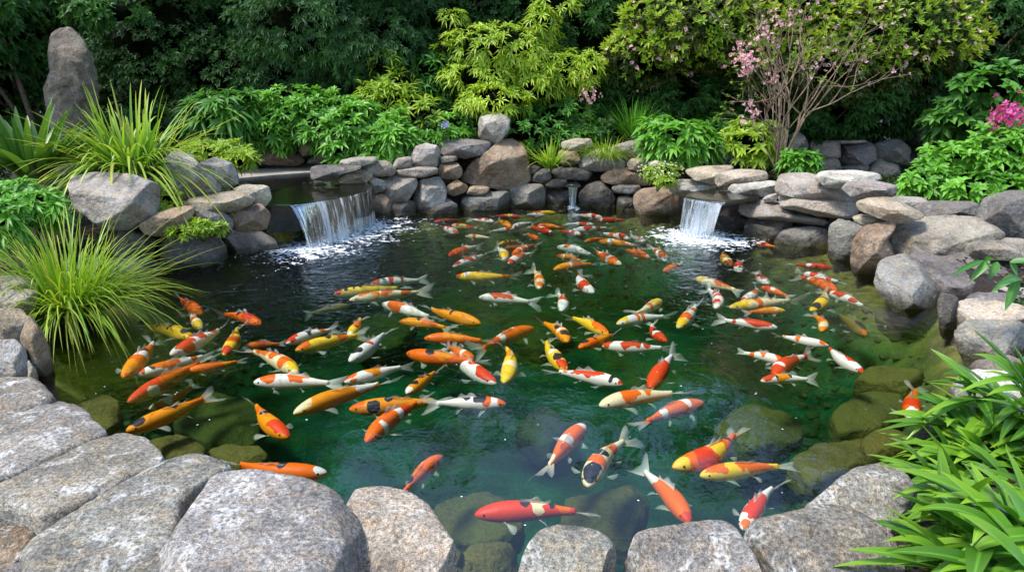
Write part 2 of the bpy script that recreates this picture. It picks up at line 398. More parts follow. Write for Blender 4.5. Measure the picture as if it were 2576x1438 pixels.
# pale rim round the upper pool
rim_o = np.array([at_z(x, y, .53)[:2] for x, y in [(560,448),(600,430),(700,420),(800,414),(915,413)]]); rim_i = np.array([at_z(x, y, .53)[:2] for x, y in [(585,462),(602,448),(700,439),(800,432),(915,436)]])
n = len(rim_o); V = [(x, y, .53) for x, y in np.r_[rim_o, rim_i]] + [(x, y, .3) for x, y in np.r_[rim_o, rim_i]]
F = [(i + 1, i, i + n, i + n + 1) for i in range(n - 1)] + [(i + n + 1, i + n, i + 3 * n, i + 3 * n + 1) for i in range(n - 1)] + [(i, i + 1, i + 2 * n + 1, i + 2 * n) for i in range(n - 1)]
tag(mesh_obj('pool_rim', V, F, plain_mat('rim_concrete', (.22, .185, .14), (.36, .31, .25), 9, .85, .004), smooth=False), 'pale smooth kerb curving behind the upper pool', 'kerb')
# ------------------------------------------------------------------ rocks
_ico = {}
def ico(n):
    if n not in _ico:
        import bmesh
        bm = bmesh.new(); bmesh.ops.create_icosphere(bm, subdivisions=n, radius=1)
        bm.verts.ensure_lookup_table()
        _ico[n] = (np.array([v.co for v in bm.verts]), np.array([[v.index for v in f.verts] for f in bm.faces])); bm.free()
    return _ico[n]
def chaikin(P, k=2, w=.13):
    for _ in range(k):
        Q = np.roll(P, -1, 0); P = np.stack([P * (1 - w) + Q * w, P * w + Q * (1 - w)], 1).reshape(-1, P.shape[1])
    return P
def radial(poly, th):
    """distance from the origin to the outline in each direction"""
    P = chaikin(poly); a = np.arctan2(P[:, 1], P[:, 0]); out = np.zeros(len(th)); d = np.stack([np.cos(th), np.sin(th)], 1)
    n = len(P)
    for i in range(n):
        p, q = P[i], P[(i + 1) % n]; e = q - p; den = d[:, 0] * e[1] - d[:, 1] * e[0]
        den = np.where(np.abs(den) < 1e-9, 1e-9, den)
        t = (p[0] * e[1] - p[1] * e[0]) / den; u = (p[0] * d[:, 1] - p[1] * d[:, 0]) / den
        out = np.where((u >= 0) & (u <= 1) & (t > 0), np.maximum(out, t), out)
    return np.where(out < 1e-6, np.abs(P).max(), out)
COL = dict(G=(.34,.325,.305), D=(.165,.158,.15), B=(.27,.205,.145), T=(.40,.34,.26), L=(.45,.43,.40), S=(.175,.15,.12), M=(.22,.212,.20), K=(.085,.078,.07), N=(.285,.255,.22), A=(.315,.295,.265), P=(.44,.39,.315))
def wall_Y(x, yb):
    """how far along +Y the back waterline lies in picture column x"""
    d = ray(x, yb)[:2]; d = d / np.linalg.norm(d); best = 0
    for i in range(len(OUT)):
        p, q = OUT[i], OUT[(i + 1) % len(OUT)]; e = q - p; den = d[0] * e[1] - d[1] * e[0]
        if abs(den) < 1e-9: continue
        t = (p[0] * e[1] - p[1] * e[0]) / den; u = (p[0] * d[1] - p[1] * d[0]) / den
        if 0 <= u <= 1 and t > best: best = t
    return best * d[1] if best else 6.
def finish(name, q, ax, c, size, seed, sub_f, rough, mat, colr, label, cat, group, F, nfac, topf):
    """q: unit-box points (a, b, c) -> facets -> world with axes ax (3 vectors scaled), noise"""
    r = np.random.default_rng(seed)
    planes = []
    if topf: planes.append((nrm(np.array([r.normal(0, .12), -.45 if ax is not None else 0, .9])), topf))
    flat = ax is not None and np.linalg.norm(ax[2]) < .6 * np.linalg.norm(ax[0]) and topf is None
    if not flat:
        a0 = r.uniform(-.5, .5)
        for aa, ee in ((a0 - .75, r.uniform(-.1, .35)), (a0 + .75, r.uniform(-.1, .35)), (a0 + r.uniform(-.3, .3), r.uniform(-.75, -.4))):
            planes.append((np.array([math.sin(aa) * math.cos(ee), -math.cos(aa) * math.cos(ee), math.sin(ee)]), r.uniform(.66, .8)))
        if not topf: planes.append((nrm(np.array([r.normal(0, .2), -.5, .85])), r.uniform(.68, .8)))
    for _ in range(nfac):
        v = r.normal(size=3)
        if not flat: v[1] = -abs(v[1]) * 1.5 - .25
        v = nrm(v); planes.append((v, (q @ v).max() * (r.uniform(.86, .96) if flat else r.uniform(.74, .88) if abs(v[1]) > .55 else r.uniform(.90, .97))))
    for v, d in planes:
        ex = np.maximum(q @ v - d, 0); q = q - ex[:, None] * v * .97
    W = c + q @ ax
    s = size
    N = np.array([mnoise.fractal(Vector(p) * (1.6 / s) + Vector((seed * 3.1, 0, 0)), .9, 2., 4) + .55 * (abs(mnoise.fractal(Vector(p) * (3.2 / s) + Vector((0, seed, 0)), .8, 2., 4)) * -2 + .6) for p in W.tolist()])
    out = nrm(W - c)
    W = W + out * (N * rough * s)[:, None]
    o = mesh_obj(name, W, F, mat, None, c); o.color = (*colr, 1)
    tag(o, label, cat, group); return o
def rock_V(name, pts, colr, label, Y=None, dep=None, f=None, seed=1, rough=.045, nfac=7, base=True, expn=3.3, sub=5, mat=None, cat='rock', group=None, back=0.):
    pts = np.array(pts); pm = (pts.max(0) + pts.min(0)) / 2; pts = pm + (pts - pm) * 1.055; x0, x1 = pts[:, 0].min(), pts[:, 0].max(); y0, y1 = pts[:, 1].min(), pts[:, 1].max(); cx, cy = (x0 + x1) / 2, (y0 + y1) / 2
    if Y is None:
        Y = wall_Y(cx, y1); z = at_Y(cx, cy, Y)[2]; Y = Y + max(0, z - .12) * .38 + back
    c = at_Y(cx, cy, Y); w = at_Y(x1, cy, Y)[0] - at_Y(x0, cy, Y)[0]; h = at_Y(cx, y0, Y)[2] - at_Y(cx, y1, Y)[2]
    D = dep if dep else min(.42, .5 * (w * .45 + h * .55)) * 1.05
    c = c + np.array([0, D * .55, 0]); c = CAM + (at_Y(cx, cy, c[1]) - CAM); Y = c[1]
    hd = nrm(np.array([c[0], c[1]])); lat = np.array([hd[1], -hd[0], 0]); fw = np.array([hd[0], hd[1], 0])
    L = []
    for x, y in pts:
        d = ray(x, y); t = (fw @ (c - CAM)) / (fw @ d); p = CAM + d * t - c; L.append((p @ lat, p[2]))
    L = np.array(L)
    if base and (c[2] + L[:, 1].min()) < .15:
        lo = L[:, 1].min(); k = np.clip(1 - (L[:, 1] - lo) / (.45 * (L[:, 1].max() - lo)), 0, 1); L[:, 1] -= k * .17
        m = (L[:, 1].max() + L[:, 1].min()) / 2; c = c + [0, 0, m]; L[:, 1] -= m
    v, F = ico(sub); th = np.arctan2(v[:, 2], v[:, 0]); rho = np.hypot(v[:, 0], v[:, 2]); b = np.abs(v[:, 1])
    g = (rho ** expn + b ** expn) ** (-1 / expn); Rr = radial(L, th)
    wa, ha = np.abs(L[:, 0]).max(), np.abs(L[:, 1]).max()
    q = np.stack([np.cos(th) * Rr * rho * g / wa, v[:, 1] * g, np.sin(th) * Rr * rho * g / ha], 1)
    return finish(name, q, np.array([lat * wa, fw * D, [0, 0, ha]]), c, (wa + ha) / 2, seed, sub, rough, mat or M_STONE, colr, label, cat, group, F, nfac, f)
def rock_H(name, pts, colr, label, z=.2, t=.3, seed=1, rough=.02, nfac=5, sub=5, mat=None, expn=9., cat='rock', group=None, tilt=0.):
    pts = np.array(pts); pm = (pts.max(0) + pts.min(0)) / 2; pts = pm + (pts - pm) * 1.06; W = np.array([at_z(x, y, z) for x, y in pts]); c = np.array([(W[:, 0].max() + W[:, 0].min()) / 2, (W[:, 1].max() + W[:, 1].min()) / 2, z - t / 2])
    L = (W - c)[:, :2]; v, F = ico(sub); th = np.arctan2(v[:, 1], v[:, 0]); rho = np.hypot(v[:, 0], v[:, 1]); b = np.abs(v[:, 2])
    g = (rho ** expn + b ** expn) ** (-1 / expn); Rr = radial(L, th); wa, ha = np.abs(L[:, 0]).max(), np.abs(L[:, 1]).max()
    q = np.stack([np.cos(th) * Rr * rho * g / wa, np.sin(th) * Rr * rho * g / ha, v[:, 2] * g], 1)
    ax = np.array([[wa, 0, 0], [0, ha, 0], [0, tilt, t / 2]])
    return finish(name, q, ax, c, (wa + ha) / 2, seed, sub, rough, mat or M_GRAN, colr, label, cat, group, F, nfac, None)

ROCKS = '''
V|B|100,1112 190,1090 350,1085 340,1125 240,1145 110,1130|A||flat_stone|thin flat stone on the rim of the back wall by the upper pool
V|B|255,1150 330,1112 430,1115 478,1165 470,1205 350,1215 260,1190|N||stone|rounded fawn stone third along from the upper pool's rim
V|B|80,1240 150,1180 260,1172 318,1195 315,1235 240,1265 100,1260|T|f=.6|flat_stone|pale tan stone touching the upper pool's water
V|A|2150,1150 2480,1140 2490,1165 2350,1195 2330,1245 2150,1240|D|f=.7|flat_stone|dark slab jutting into the upper pool
V|B|268,1270 320,1220 400,1245 428,1290 380,1320 290,1325|A||stone|small pale stone at the big waterfall's inner corner
V|B|365,1320 400,1235 500,1205 610,1220 628,1270 560,1350 460,1400 370,1360|N|f=.75|boulder|brown grey boulder in the wall beside the big waterfall
V|B|620,1300 650,1240 780,1225 825,1290 820,1380 720,1420 620,1430 605,1370|G|f=.8|boulder|smooth bluish grey boulder standing near the water in the back wall
V|B|460,1150 490,1095 580,1080 600,1120 580,1160 470,1165|A||stone|small fawn stone tucked behind a square dark stone
V|B|585,1090 620,1010 700,990 770,1010 795,1100 780,1145 650,1150 590,1130|G|f=.85|boulder|squarish slate grey stone on top of the wall below leafy plants
V|B|480,1165 600,1150 765,1155 760,1200 650,1220 500,1205|N||flat_stone|long flat stone under the squarish slate grey one
V|B|790,1080 900,1078 905,1105 800,1128|N||flat_stone|thin sliver of stone under the dark capstone
V|B|770,1220 790,1130 900,1120 940,1170 925,1225 830,1235|B||stone|round brown stone leaning on the big pointed boulder
V|B|828,1290 900,1240 975,1280 970,1320 880,1350 830,1330|B||stone|egg shaped brown stone low in the back wall
V|B|780,1020 800,975 960,965 1130,980 1130,1010 1060,1070 920,1090 790,1060|D|f=.7|flat_stone|broad dark capstone beside the big pointed boulder
V|B|1050,930 1060,810 1170,785 1270,820 1260,900 1190,990 1130,1005 1060,960|G|f=.85|boulder|upright grey stone under the yellow shrub
V|B|930,1230 1000,1130 1180,985 1280,965 1350,1010 1380,1100 1412,1240 1330,1290 1200,1300 1000,1260|B|d=.4|boulder|big pointed brown boulder crowning the back wall
V|B|965,1330 1000,1285 1120,1290 1130,1320 1060,1345|B||flat_stone|thin brown stone wedged beneath the big pointed boulder
V|B|910,1440 950,1360 1050,1340 1240,1320 1262,1380 1250,1435|D|f=.85|boulder|long dark boulder at the waterline under the pointed boulder
V|B|1268,1300 1340,1280 1480,1270 1510,1310 1505,1400 1400,1412 1270,1405|D|f=.85|boulder|dark blocky boulder at the waterline beside the thin spout
V|B|1420,1245 1450,1180 1540,1160 1555,1230 1480,1262|D||stone|dark wedge stone under the small yellow striped grass
V|B|1405,1150 1440,1140 1490,1160 1450,1210 1420,1200|K||stone|little blackish stone against the pointed boulder's flank
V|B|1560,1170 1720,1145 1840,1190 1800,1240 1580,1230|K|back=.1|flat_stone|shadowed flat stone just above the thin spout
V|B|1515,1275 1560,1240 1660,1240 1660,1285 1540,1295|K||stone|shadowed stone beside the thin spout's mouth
V|B|1625,985 1700,958 1830,962 1838,1010 1740,1045 1640,1025|P|f=.7|flat_stone|sunlit sandy capstone beside the striped grass
V|B|1610,1040 1720,1040 1755,1090 1740,1130 1640,1140 1600,1090|B||stone|brown stone under the sunlit sandy capstone
V|B|1750,1130 1790,1040 1900,1035 2000,1065 2070,1110 2060,1150 1930,1180 1770,1170|G|f=.75|boulder|grey boulder with a pale blotch on its top
V|B|1958,1045 2000,1000 2120,972 2180,975 2190,1050 2160,1090 2050,1090|A|f=.75|boulder|warm grey capstone in front of fine grass
V|B|2080,1130 2110,1095 2220,1090 2225,1130 2150,1175 2090,1165|T||stone|small tan block beside white flowered ground cover
V|B|1905,1215 1980,1165 2110,1165 2200,1205 2255,1250 2220,1275 2020,1270 1910,1250|B|f=.8|flat_stone|wide brown stone under the white flowered ground cover
V|B|2225,1120 2290,1105 2370,1130 2340,1155 2230,1155|L||stone|whitish stone peeping over the white flowered ground cover
V|B|1975,1290 2040,1272 2160,1275 2170,1310 2100,1335 1990,1325|D||flat_stone|dark lens shaped stone beneath a wide brown one
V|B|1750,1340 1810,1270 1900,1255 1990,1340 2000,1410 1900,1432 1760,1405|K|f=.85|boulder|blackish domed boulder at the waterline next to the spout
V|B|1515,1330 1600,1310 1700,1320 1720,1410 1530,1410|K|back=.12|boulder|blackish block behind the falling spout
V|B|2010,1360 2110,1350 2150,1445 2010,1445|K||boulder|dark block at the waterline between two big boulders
V|B|2120,1360 2190,1310 2340,1295 2440,1350 2468,1430 2470,1500 2300,1490 2160,1450|B|f=.8|boulder|large brown angular boulder beside the short waterfall
V|C|115,1290 180,1245 330,1245 450,1265 440,1300 280,1330 200,1355 140,1325|G|f=.7|boulder|half grey half tan stone above the short waterfall
V|E|330,120 400,112 460,160 440,220 340,240|B||boulder|brown stone tucked behind the big waterfall's edge
V|E|410,268 440,180 560,150 610,160 620,240 560,268|K|f=.85|boulder|dark brown boulder at the waterline beside the big waterfall
V|E|625,245 620,180 820,135 900,180 890,222|D||boulder|dark boulder at the waterline under a bluish grey one
V|C|230,1180 330,1155 560,1150 560,1190 445,1200 440,1270 300,1235|T|f=.6|flat_stone|broad tan flagstone behind the short waterfall
V|C|440,1270 450,1200 600,1175 780,1185 797,1240 640,1245 480,1290|P|f=.65|flat_stone|tan block at the foot of the thin pink flowered tree
V|C|525,1310 560,1270 680,1250 860,1260 875,1310 760,1355 620,1345|L|f=.6|flat_stone|whitish flagstone beside the short waterfall's slab
V|C|868,1290 890,1220 1000,1205 1120,1215 1260,1290 1400,1340 1400,1380 1260,1405 1000,1350 880,1330|A|f=.62|flat_stone|thick brown grey flagstone, second from the top of the stack
V|C|1130,1225 1170,1190 1400,1185 1560,1205 1575,1245 1400,1255 1320,1300 1200,1285|L|f=.6|flat_stone|whitish flagstone topping the stack by the short waterfall
V|C|1318,1300 1350,1265 1500,1250 1680,1285 1685,1330 1560,1370 1400,1360|G|f=.6|flat_stone|grey flagstone overhanging behind the stack's top
V|F|855,100 900,90 1100,130 1400,160 1415,200 1380,260 1150,250 900,190|N|f=.65|flat_stone|long olive brown flagstone in the middle of the stack
V|F|605,210 640,165 800,160 870,180 1000,240 1220,275 1220,310 900,290 640,245|A|f=.6|flat_stone|long pale edged flagstone at the bottom of the stack
V|F|765,140 800,115 870,100 860,150 780,160|G||stone|small grey stone wedged at the slab's far end
V|F|645,330 680,275 960,290 960,350 820,410 650,390|K|f=.85|boulder|brown black boulder under the stack at the waterline
V|F|430,330 450,260 600,270 660,290 640,380 520,360|K||boulder|dark boulder behind the short waterfall's strands
V|F|820,430 900,360 1100,340 1215,360 1220,485 1000,470|D|f=.8|boulder|dark speckled low boulder at the waterline under the stack
V|F|1225,330 1290,285 1470,330 1400,400 1385,550 1230,490|D|f=.85|boulder|tall dark grey block at the waterline beside a round brown boulder
V|F|1390,265 1440,250 1590,275 1480,330 1400,290|T||stone|small tan stone bridging dark boulders under the stack
V|F|1385,440 1470,330 1640,295 1690,310 1620,340 1610,400 1720,550 1560,600 1400,560|B|f=.85|boulder|round brown boulder half under the largest flat boulder
V|F|1610,380 1680,330 1800,290 2010,262 2250,290 2420,380 2400,420 2200,460 1960,510 1760,540 1640,430|N|f=.6;Y=6.35;d=.45;sub=5|boulder|largest flat topped boulder, grey above and brown below
V|F|1418,170 1480,150 1640,140 1870,250 1860,270 1680,300 1600,270 1440,215|T|f=.6|flat_stone|tan flagstone sloping down past the stack
V|F|1645,140 1700,128 1850,135 1900,150 1880,190 1780,215 1660,170|G|f=.65;Y=7.6|flat_stone|thin grey flagstone under the big leafy bush
V|F|1830,215 1900,165 2200,170 2250,185 2240,270 2000,260 1870,250|D|f=.7;Y=7.2|flat_stone|dark slate slab behind the largest flat topped boulder
V|F|2240,250 2290,140 2450,100 2590,90 2590,400 2420,380 2270,300|D|f=.8;Y=6.6|boulder|big dark blue grey boulder under the leafy bush's edge
V|F|1550,680 1570,600 1740,565 1850,640 2000,790 1960,860 1830,850 1560,710|M|f=.62;sub=5;Y=5.55;e=5;d=.5|boulder|grained grey block slanting into the water
V|F|1770,570 1810,520 2050,520 2200,560 2450,640 2470,760 2110,810 1950,750 1800,600|D|f=.6;sub=5;Y=5.8;e=5;d=.5|boulder|dark grained slab leaning behind the slanting grey block
V|F|2150,490 2200,450 2400,440 2530,490 2540,540 2330,550 2200,545|A|f=.65;Y=6.0|flat_stone|pale stone wedged under the largest flat topped boulder
V|F|2380,440 2420,415 2600,430 2600,560 2540,540 2520,480|N|f=.7;Y=6.15|flat_stone|brownish slab at the frame's edge above the leaf sprig
V|F|1970,850 2000,790 2120,830 2100,980 2020,960|K|Y=5.0|boulder|blackish boulder at the waterline below the dark grained slab
V|F|2115,840 2200,800 2600,820 2600,890 2400,880 2200,850|D|f=.65;Y=5.25|flat_stone|thin dark slab under the drooping leaf sprig
V|F|2340,790 2420,760 2600,770 2600,870 2440,840|G|f=.7;Y=5.4|flat_stone|grey slab at the frame's edge behind the leaf sprig
V|F|2090,880 2200,850 2590,900 2590,1030 2400,1020 2150,980|P|f=.6;Y=4.85;sub=5|flat_stone|sandy flagstone above a wide pale one at the pond's side
V|F|2105,1050 2180,1005 2590,1020 2590,1250 2300,1240 2200,1180 2130,1110|A|f=.6;Y=4.35;sub=5|flat_stone|wide pale grey flagstone behind the tall curved leaf
V|F|2160,1340 2210,1280 2450,1245 2590,1290 2590,1400 2200,1380|N|f=.6;Y=3.95|flat_stone|brownish flagstone just behind the whitish one by the lily leaves
V|I|2010,250 2090,150 2200,90 2520,100 2560,260 2400,320 2100,350 2020,320|L|f=.5;Y=3.6;sub=5|flat_stone|whitish flagstone behind the lily leaves
V|I|1750,520 1900,400 2050,420 2050,560 1800,660|A|f=.7;Y=3.2|boulder|grey stone half hidden by lily leaves at the water's edge
V|C|930,1030 960,930 1000,908 1060,950 1085,1020 1040,1080 930,1080|D|Y=11.2|boulder|dark rounded stone standing behind the thin pink flowered tree
V|C|1070,985 1100,968 1290,972 1300,1090 1160,1095 1090,1060|N|Y=11.6;e=4|stone_block|brown grey block with thin capping in the distant corner wall
V|C|1085,968 1090,955 1470,962 1480,985 1300,990 1100,982|A|Y=11.75;e=4|flat_stone|long thin capping stone on the distant corner wall
V|C|1290,1110 1310,990 1530,990 1560,1110 1500,1140 1310,1130|D|Y=11.5;e=4|stone_block|squarish dark block in the middle of the distant corner wall
V|C|1540,990 1700,960 1780,1020 1770,1140 1640,1110 1565,1080|D|Y=11.4|stone_block|dark angular block at the bush's edge of the distant corner wall
V|C|1110,1110 1280,1095 1310,1170 1250,1190 1120,1185|N|Y=11.35;e=3.5|stone_block|brownish block at the foot of the distant corner wall
V|C|1480,1190 1560,1105 1700,1140 1720,1230 1600,1240|D|Y=11.2|boulder|dark boulder at the foot of the distant corner wall
V|C|1300,1150 1500,1140 1480,1195 1320,1195|D|Y=11.3|flat_stone|low dark stone between blocks of the distant corner wall
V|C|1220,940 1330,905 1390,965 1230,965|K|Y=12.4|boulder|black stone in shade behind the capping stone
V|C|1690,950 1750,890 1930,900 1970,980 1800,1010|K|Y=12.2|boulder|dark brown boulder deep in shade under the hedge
V|C|390,970 540,968 570,1050 440,1070|G|f=.75;Y=10.9|boulder|grey stone peeping between two leafy mounds
V|A|350,260 400,215 470,203 560,280 620,380 660,480 682,620 660,740 600,860 560,960 400,960 330,780 312,640 360,500 345,380|S|Y=9.6;d=.35;sub=5;e=2.8;n=16;r=.075|standing_stone|tall weathered standing stone among dark shrubs
V|A|1130,1110 1200,1045 1330,1080 1400,1170 1530,1290 1500,1330 1270,1375 1190,1280|G|f=.75;sub=5;Y=7.2|boulder|pale grey pointed boulder beside the tall striped grass
V|A|1375,1130 1480,1092 1600,1130 1655,1250 1560,1310 1520,1280 1430,1180|G|f=.8;Y=7.75|boulder|bluish grey angular boulder at the upper pool's near corner
V|A|480,1260 640,1205 900,1215 1115,1290 1080,1440 980,1530 760,1580 520,1420|G|f=.6;sub=5;Y=6.3;d=.5|boulder|broad flat grey boulder below the tall striped grass
V|A|1735,1020 1850,1000 2050,1005 2065,1040 2095,1110 2050,1140 1800,1130 1740,1090|B|f=.8;Y=11.1;e=3.2|stone_block|long brown block behind the upper pool
V|A|2060,1030 2100,960 2200,875 2320,940 2320,980 2200,1050 2090,1075|B|Y=11.2|boulder|brown stone tilted up against leafy plants behind the upper pool
V|A|2110,1120 2200,1060 2290,1030 2310,1090 2250,1130|D|Y=11.1|stone|small dark stone beneath the tilted brown stone
V|D|1270,180 1330,140 1650,95 1745,140 1740,175 1560,230 1300,200|T|f=.6;Y=7.0|flat_stone|long tan flagstone beside the upper pool's near corner
V|D|1610,80 1680,45 1850,55 1868,130 1830,190 1760,170 1740,120 1620,90|P|f=.65;Y=7.6|boulder|sandy block at the lip slab of the big waterfall
V|D|1590,240 1660,195 1800,180 1868,250 1830,350 1640,360 1600,300|B|f=.8;Y=7.2|boulder|round brown boulder beside the cave under the big waterfall
V|D|1335,220 1420,200 1530,230 1610,290 1590,370 1530,405 1450,330 1340,260|D|f=.85;Y=6.9|boulder|dark veined boulder behind a small creeping plant
V|D|960,310 1100,230 1330,198 1335,240 1280,320 1140,390 1000,370|B|f=.75;Y=6.45|flat_stone|wedge shaped brown stone below the broad flat grey boulder
V|D|1110,480 1180,400 1300,360 1450,380 1560,480 1580,550 1400,620 1200,635 1110,590|D|f=.8;sub=5|boulder|big dark domed boulder at the waterline near the water grass
V|D|1535,410 1600,370 1780,365 1900,420 1905,460 1720,535 1580,565 1560,470|G|f=.65;sub=5|boulder|grey slanting boulder with algae stained foot by the big waterfall
V|D|700,650 760,560 1000,530 1110,600 1080,660 800,700|K||boulder|blackish boulder behind the water grass
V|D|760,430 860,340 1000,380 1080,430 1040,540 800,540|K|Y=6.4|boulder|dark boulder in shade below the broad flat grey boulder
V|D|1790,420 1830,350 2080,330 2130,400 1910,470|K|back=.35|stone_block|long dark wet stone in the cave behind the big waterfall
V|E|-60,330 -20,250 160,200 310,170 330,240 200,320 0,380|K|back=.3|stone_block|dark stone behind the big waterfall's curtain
V|D|-40,690 150,685 240,730 240,800 -40,810|N|f=.65;Y=5.0|flat_stone|brown flat stone under the water grass at the frame's edge
V|D|-40,800 200,780 270,800 200,930 80,910 -40,910|N|f=.6;Y=4.75|flat_stone|brown slab below the water grass with dark cracked face
V|D|-40,910 150,905 185,950 190,1070 100,1120 -40,1130|T|f=.65;Y=4.4|boulder|tan block with pale top at the frame's edge
V|D|190,960 240,985 310,1100 350,1230 340,1310 260,1345 180,1200 140,1130|B|f=.85;Y=4.1|boulder|brown upright stone dipping into the pond beside a tan block
V|D|-40,1130 110,1120 180,1190 195,1330 100,1365 -40,1380|G|f=.75;Y=3.95|boulder|bluish grey boulder under the tan block
V|D|190,1240 250,1310 255,1360 170,1370|N|Y=3.85|stone|small wedge stone beside the bluish grey boulder
H|G|-40,80 230,78 310,140 375,205 200,300 -40,340|N|z=.26;t=.3|flat_stone|brown granite slab next to the bluish grey boulder
H|G|-80,320 200,250 390,226 560,285 735,450 600,520 300,640 -80,800|A|z=.24;t=.3;sub=6|flat_stone|broad fawn granite slab with pale lichen edge, uppermost of the big slabs
H|G|-60,830 250,690 600,530 830,445 970,470 1100,600 1060,670 700,860 330,1040 150,960 -60,950|N|z=.26;t=.30;sub=6|flat_stone|long brown granite slab with a dark thick side
H|G|140,1330 170,1210 500,1000 1120,640 1350,600 1600,690 1250,900 1180,1200 1150,1500 200,1520|A|z=.27;t=.34;sub=6|flat_stone|grey granite slab streaked with white lichen
H|G|1060,1210 1150,1010 1490,735 1700,705 2050,745 2280,830 2450,990 2400,1180 2220,1500 1250,1540 1090,1280|G|z=.33;t=.40;sub=6|flat_stone|huge rounded grey granite slab with white blotches
H|H|40,1480 100,1200 190,1020 115,880 200,835 400,818 560,845 700,935 800,1065 905,1220 925,1380 990,1500|P|z=.26;t=.5;sub=6|boulder|big cream granite boulder at the pond's near edge
H|G|-60,1010 110,1020 290,1140 160,1250 140,1340 -60,1430|B|z=.16;t=.3|flat_stone|brown stone in the corner below the long brown slab
H|G|-60,1500 -20,1420 140,1345 190,1480|G|z=.12;t=.3|flat_stone|sliver of grey stone in the bottom corner
H|H|1230,1460 1420,1180 1490,1100 1620,1080 1880,1120 1980,1190 2040,1400 2050,1530 1240,1530|A|z=.24;t=.45;sub=6|boulder|rounded cream grey granite boulder alone at the near edge
H|I|-172,1200 -140,1155 0,1110 250,1065 500,1050 600,1105 650,1190 760,1350 880,1520 -180,1520|G|z=.24;t=.45;sub=6|flat_stone|square grey granite block beside the cream grey boulder
H|I|655,1130 700,1045 930,1000 1180,928 1420,975 1650,1120 1750,1300 1700,1530 1000,1530 800,1240|A|z=.28;t=.45;sub=6|flat_stone|wide fawn grey granite block touching the lily leaves
H|I|960,990 1100,910 1300,770 1410,698 1600,663 1740,705 1920,950 1700,1000 1400,980 1180,940|A|z=.26;t=.4;sub=6|flat_stone|slanting granite stone with a dark side under the lily leaves
'''
SUNK = '''
720,960 900,890 1150,855 1330,950 1350,1090 1200,1180 1000,1200 900,1200|H|-.42|pale green drowned slab with a clipped corner
1660,910 1800,880 2130,805 2230,900 2090,1200 1900,1150 1600,1050|H|-.42|pale green drowned slab under the big orange koi
920,1300 1000,1210 1280,1200 1320,1300 1250,1450 950,1450|H|-.30|mossy yellow drowned stone between the two cream boulders
500,230 750,190 820,250 800,400 730,450 600,350|G|-.22|olive drowned stone beside the uppermost big slab
980,510 1200,450 1420,540 1400,610 1120,640|G|-.24|olive drowned slab by the long brown slab's tip
1420,580 1550,530 1850,560 1830,640 1600,690|G|-.28|olive drowned stone touching the lichen streaked slab
1180,400 1400,150 1750,250 1830,300 1750,480 1500,540|G|-.55|large dark green drowned slab under the banded koi
1240,310 1450,170 1700,150 1760,300 1560,410 1300,420|I|-.32|mossy drowned boulder beside the koi facing out by the lily leaves
950,620 1150,540 1500,480 1700,560 1500,650 1100,790|I|-.28|long mossy drowned ledge beneath the slanting granite stone
1450,510 1550,420 1750,430 1780,540 1500,600|I|-.20|small brown drowned stone close to the lily leaves
1400,90 1500,0 1900,20 1760,135|I|-.25|olive drowned slab by the whitish flagstone
1300,450 1450,280 1600,290 1660,450 1500,570|H|-.75|emerald drowned boulder in the deep middle
420,420 640,250 1000,330 1030,480 700,540|I|-.45|green drowned boulder under the reflected branches
1540,900 1700,700 1900,760 1960,1000 1700,1010|F|-.22|grey brown drowned slab below the slanting grey block
300,640 500,560 900,660 1000,760 640,800|D|-.2|brown drowned ledge by the water grass
640,880 900,800 1300,740 1620,700 1610,800 1000,920|D|-.3|long brown drowned ledge near the domed boulder
340,1180 420,1100 560,1130 500,1260 360,1260|D|-.25|yellowish drowned stone under the water grass reflection
1900,900 2100,880 2120,1100 2000,1160 1880,1050|F|-.2|rusty brown drowned ledge along the pond's far side
120,1020 400,880 640,960 500,1130 220,1150|E|-.75|dark green drowned boulder under the pale capped koi
1150,1000 1500,900 1700,1050 1450,1160|E|-.85|emerald drowned slab in the deep middle of the school
'''
def build_rocks():
    for k, line in enumerate(l for l in ROCKS.strip().split('\n')):
        mode, tl, pts, cl, opt, name, label = line.split('|')
        o = dict(q.split('=') for q in opt.split(';') if q); kw = {}
        P = PU(tl, pts); seed = 11 + k
        r = random.Random(seed); v = r.uniform(.88, 1.12); c = tuple(x * v * r.uniform(.97, 1.03) for x in COL[cl])
        if 'sub' in o: kw['sub'] = int(o['sub'])
        if mode == 'V':
            if 'Y' in o: kw['Y'] = float(o['Y'])
            if 'd' in o: kw['dep'] = float(o['d'])
            if 'f' in o: kw['f'] = float(o['f'])
            if name == 'flat_stone': kw['expn'] = 5.6
            if 'e' in o: kw['expn'] = float(o['e'])
            if 'n' in o: kw['nfac'] = int(o['n'])
            if 'r' in o: kw['rough'] = float(o['r'])
            if 'back' in o: kw['back'] = float(o['back'])
            rock_V(name, P, c, label, seed=seed, **kw)
        else:
            rock_H(name, P, tuple(x * .72 for x in c), label, z=float(o['z']), t=float(o['t']), seed=seed, **kw)
    for k, line in enumerate(SUNK.strip().split('\n')):
        pts, tl, z, label = line.split('|'); v = random.Random(k).uniform(.7, 1.2)
        rock_H('sunken_stone', PU(tl, pts), (.22 * v, .16 * v, .05 * v), label, z=float(z), t=.22, seed=300 + k, sub=5, mat=M_SUNK, expn=5., rough=.05, nfac=8)
build_rocks()
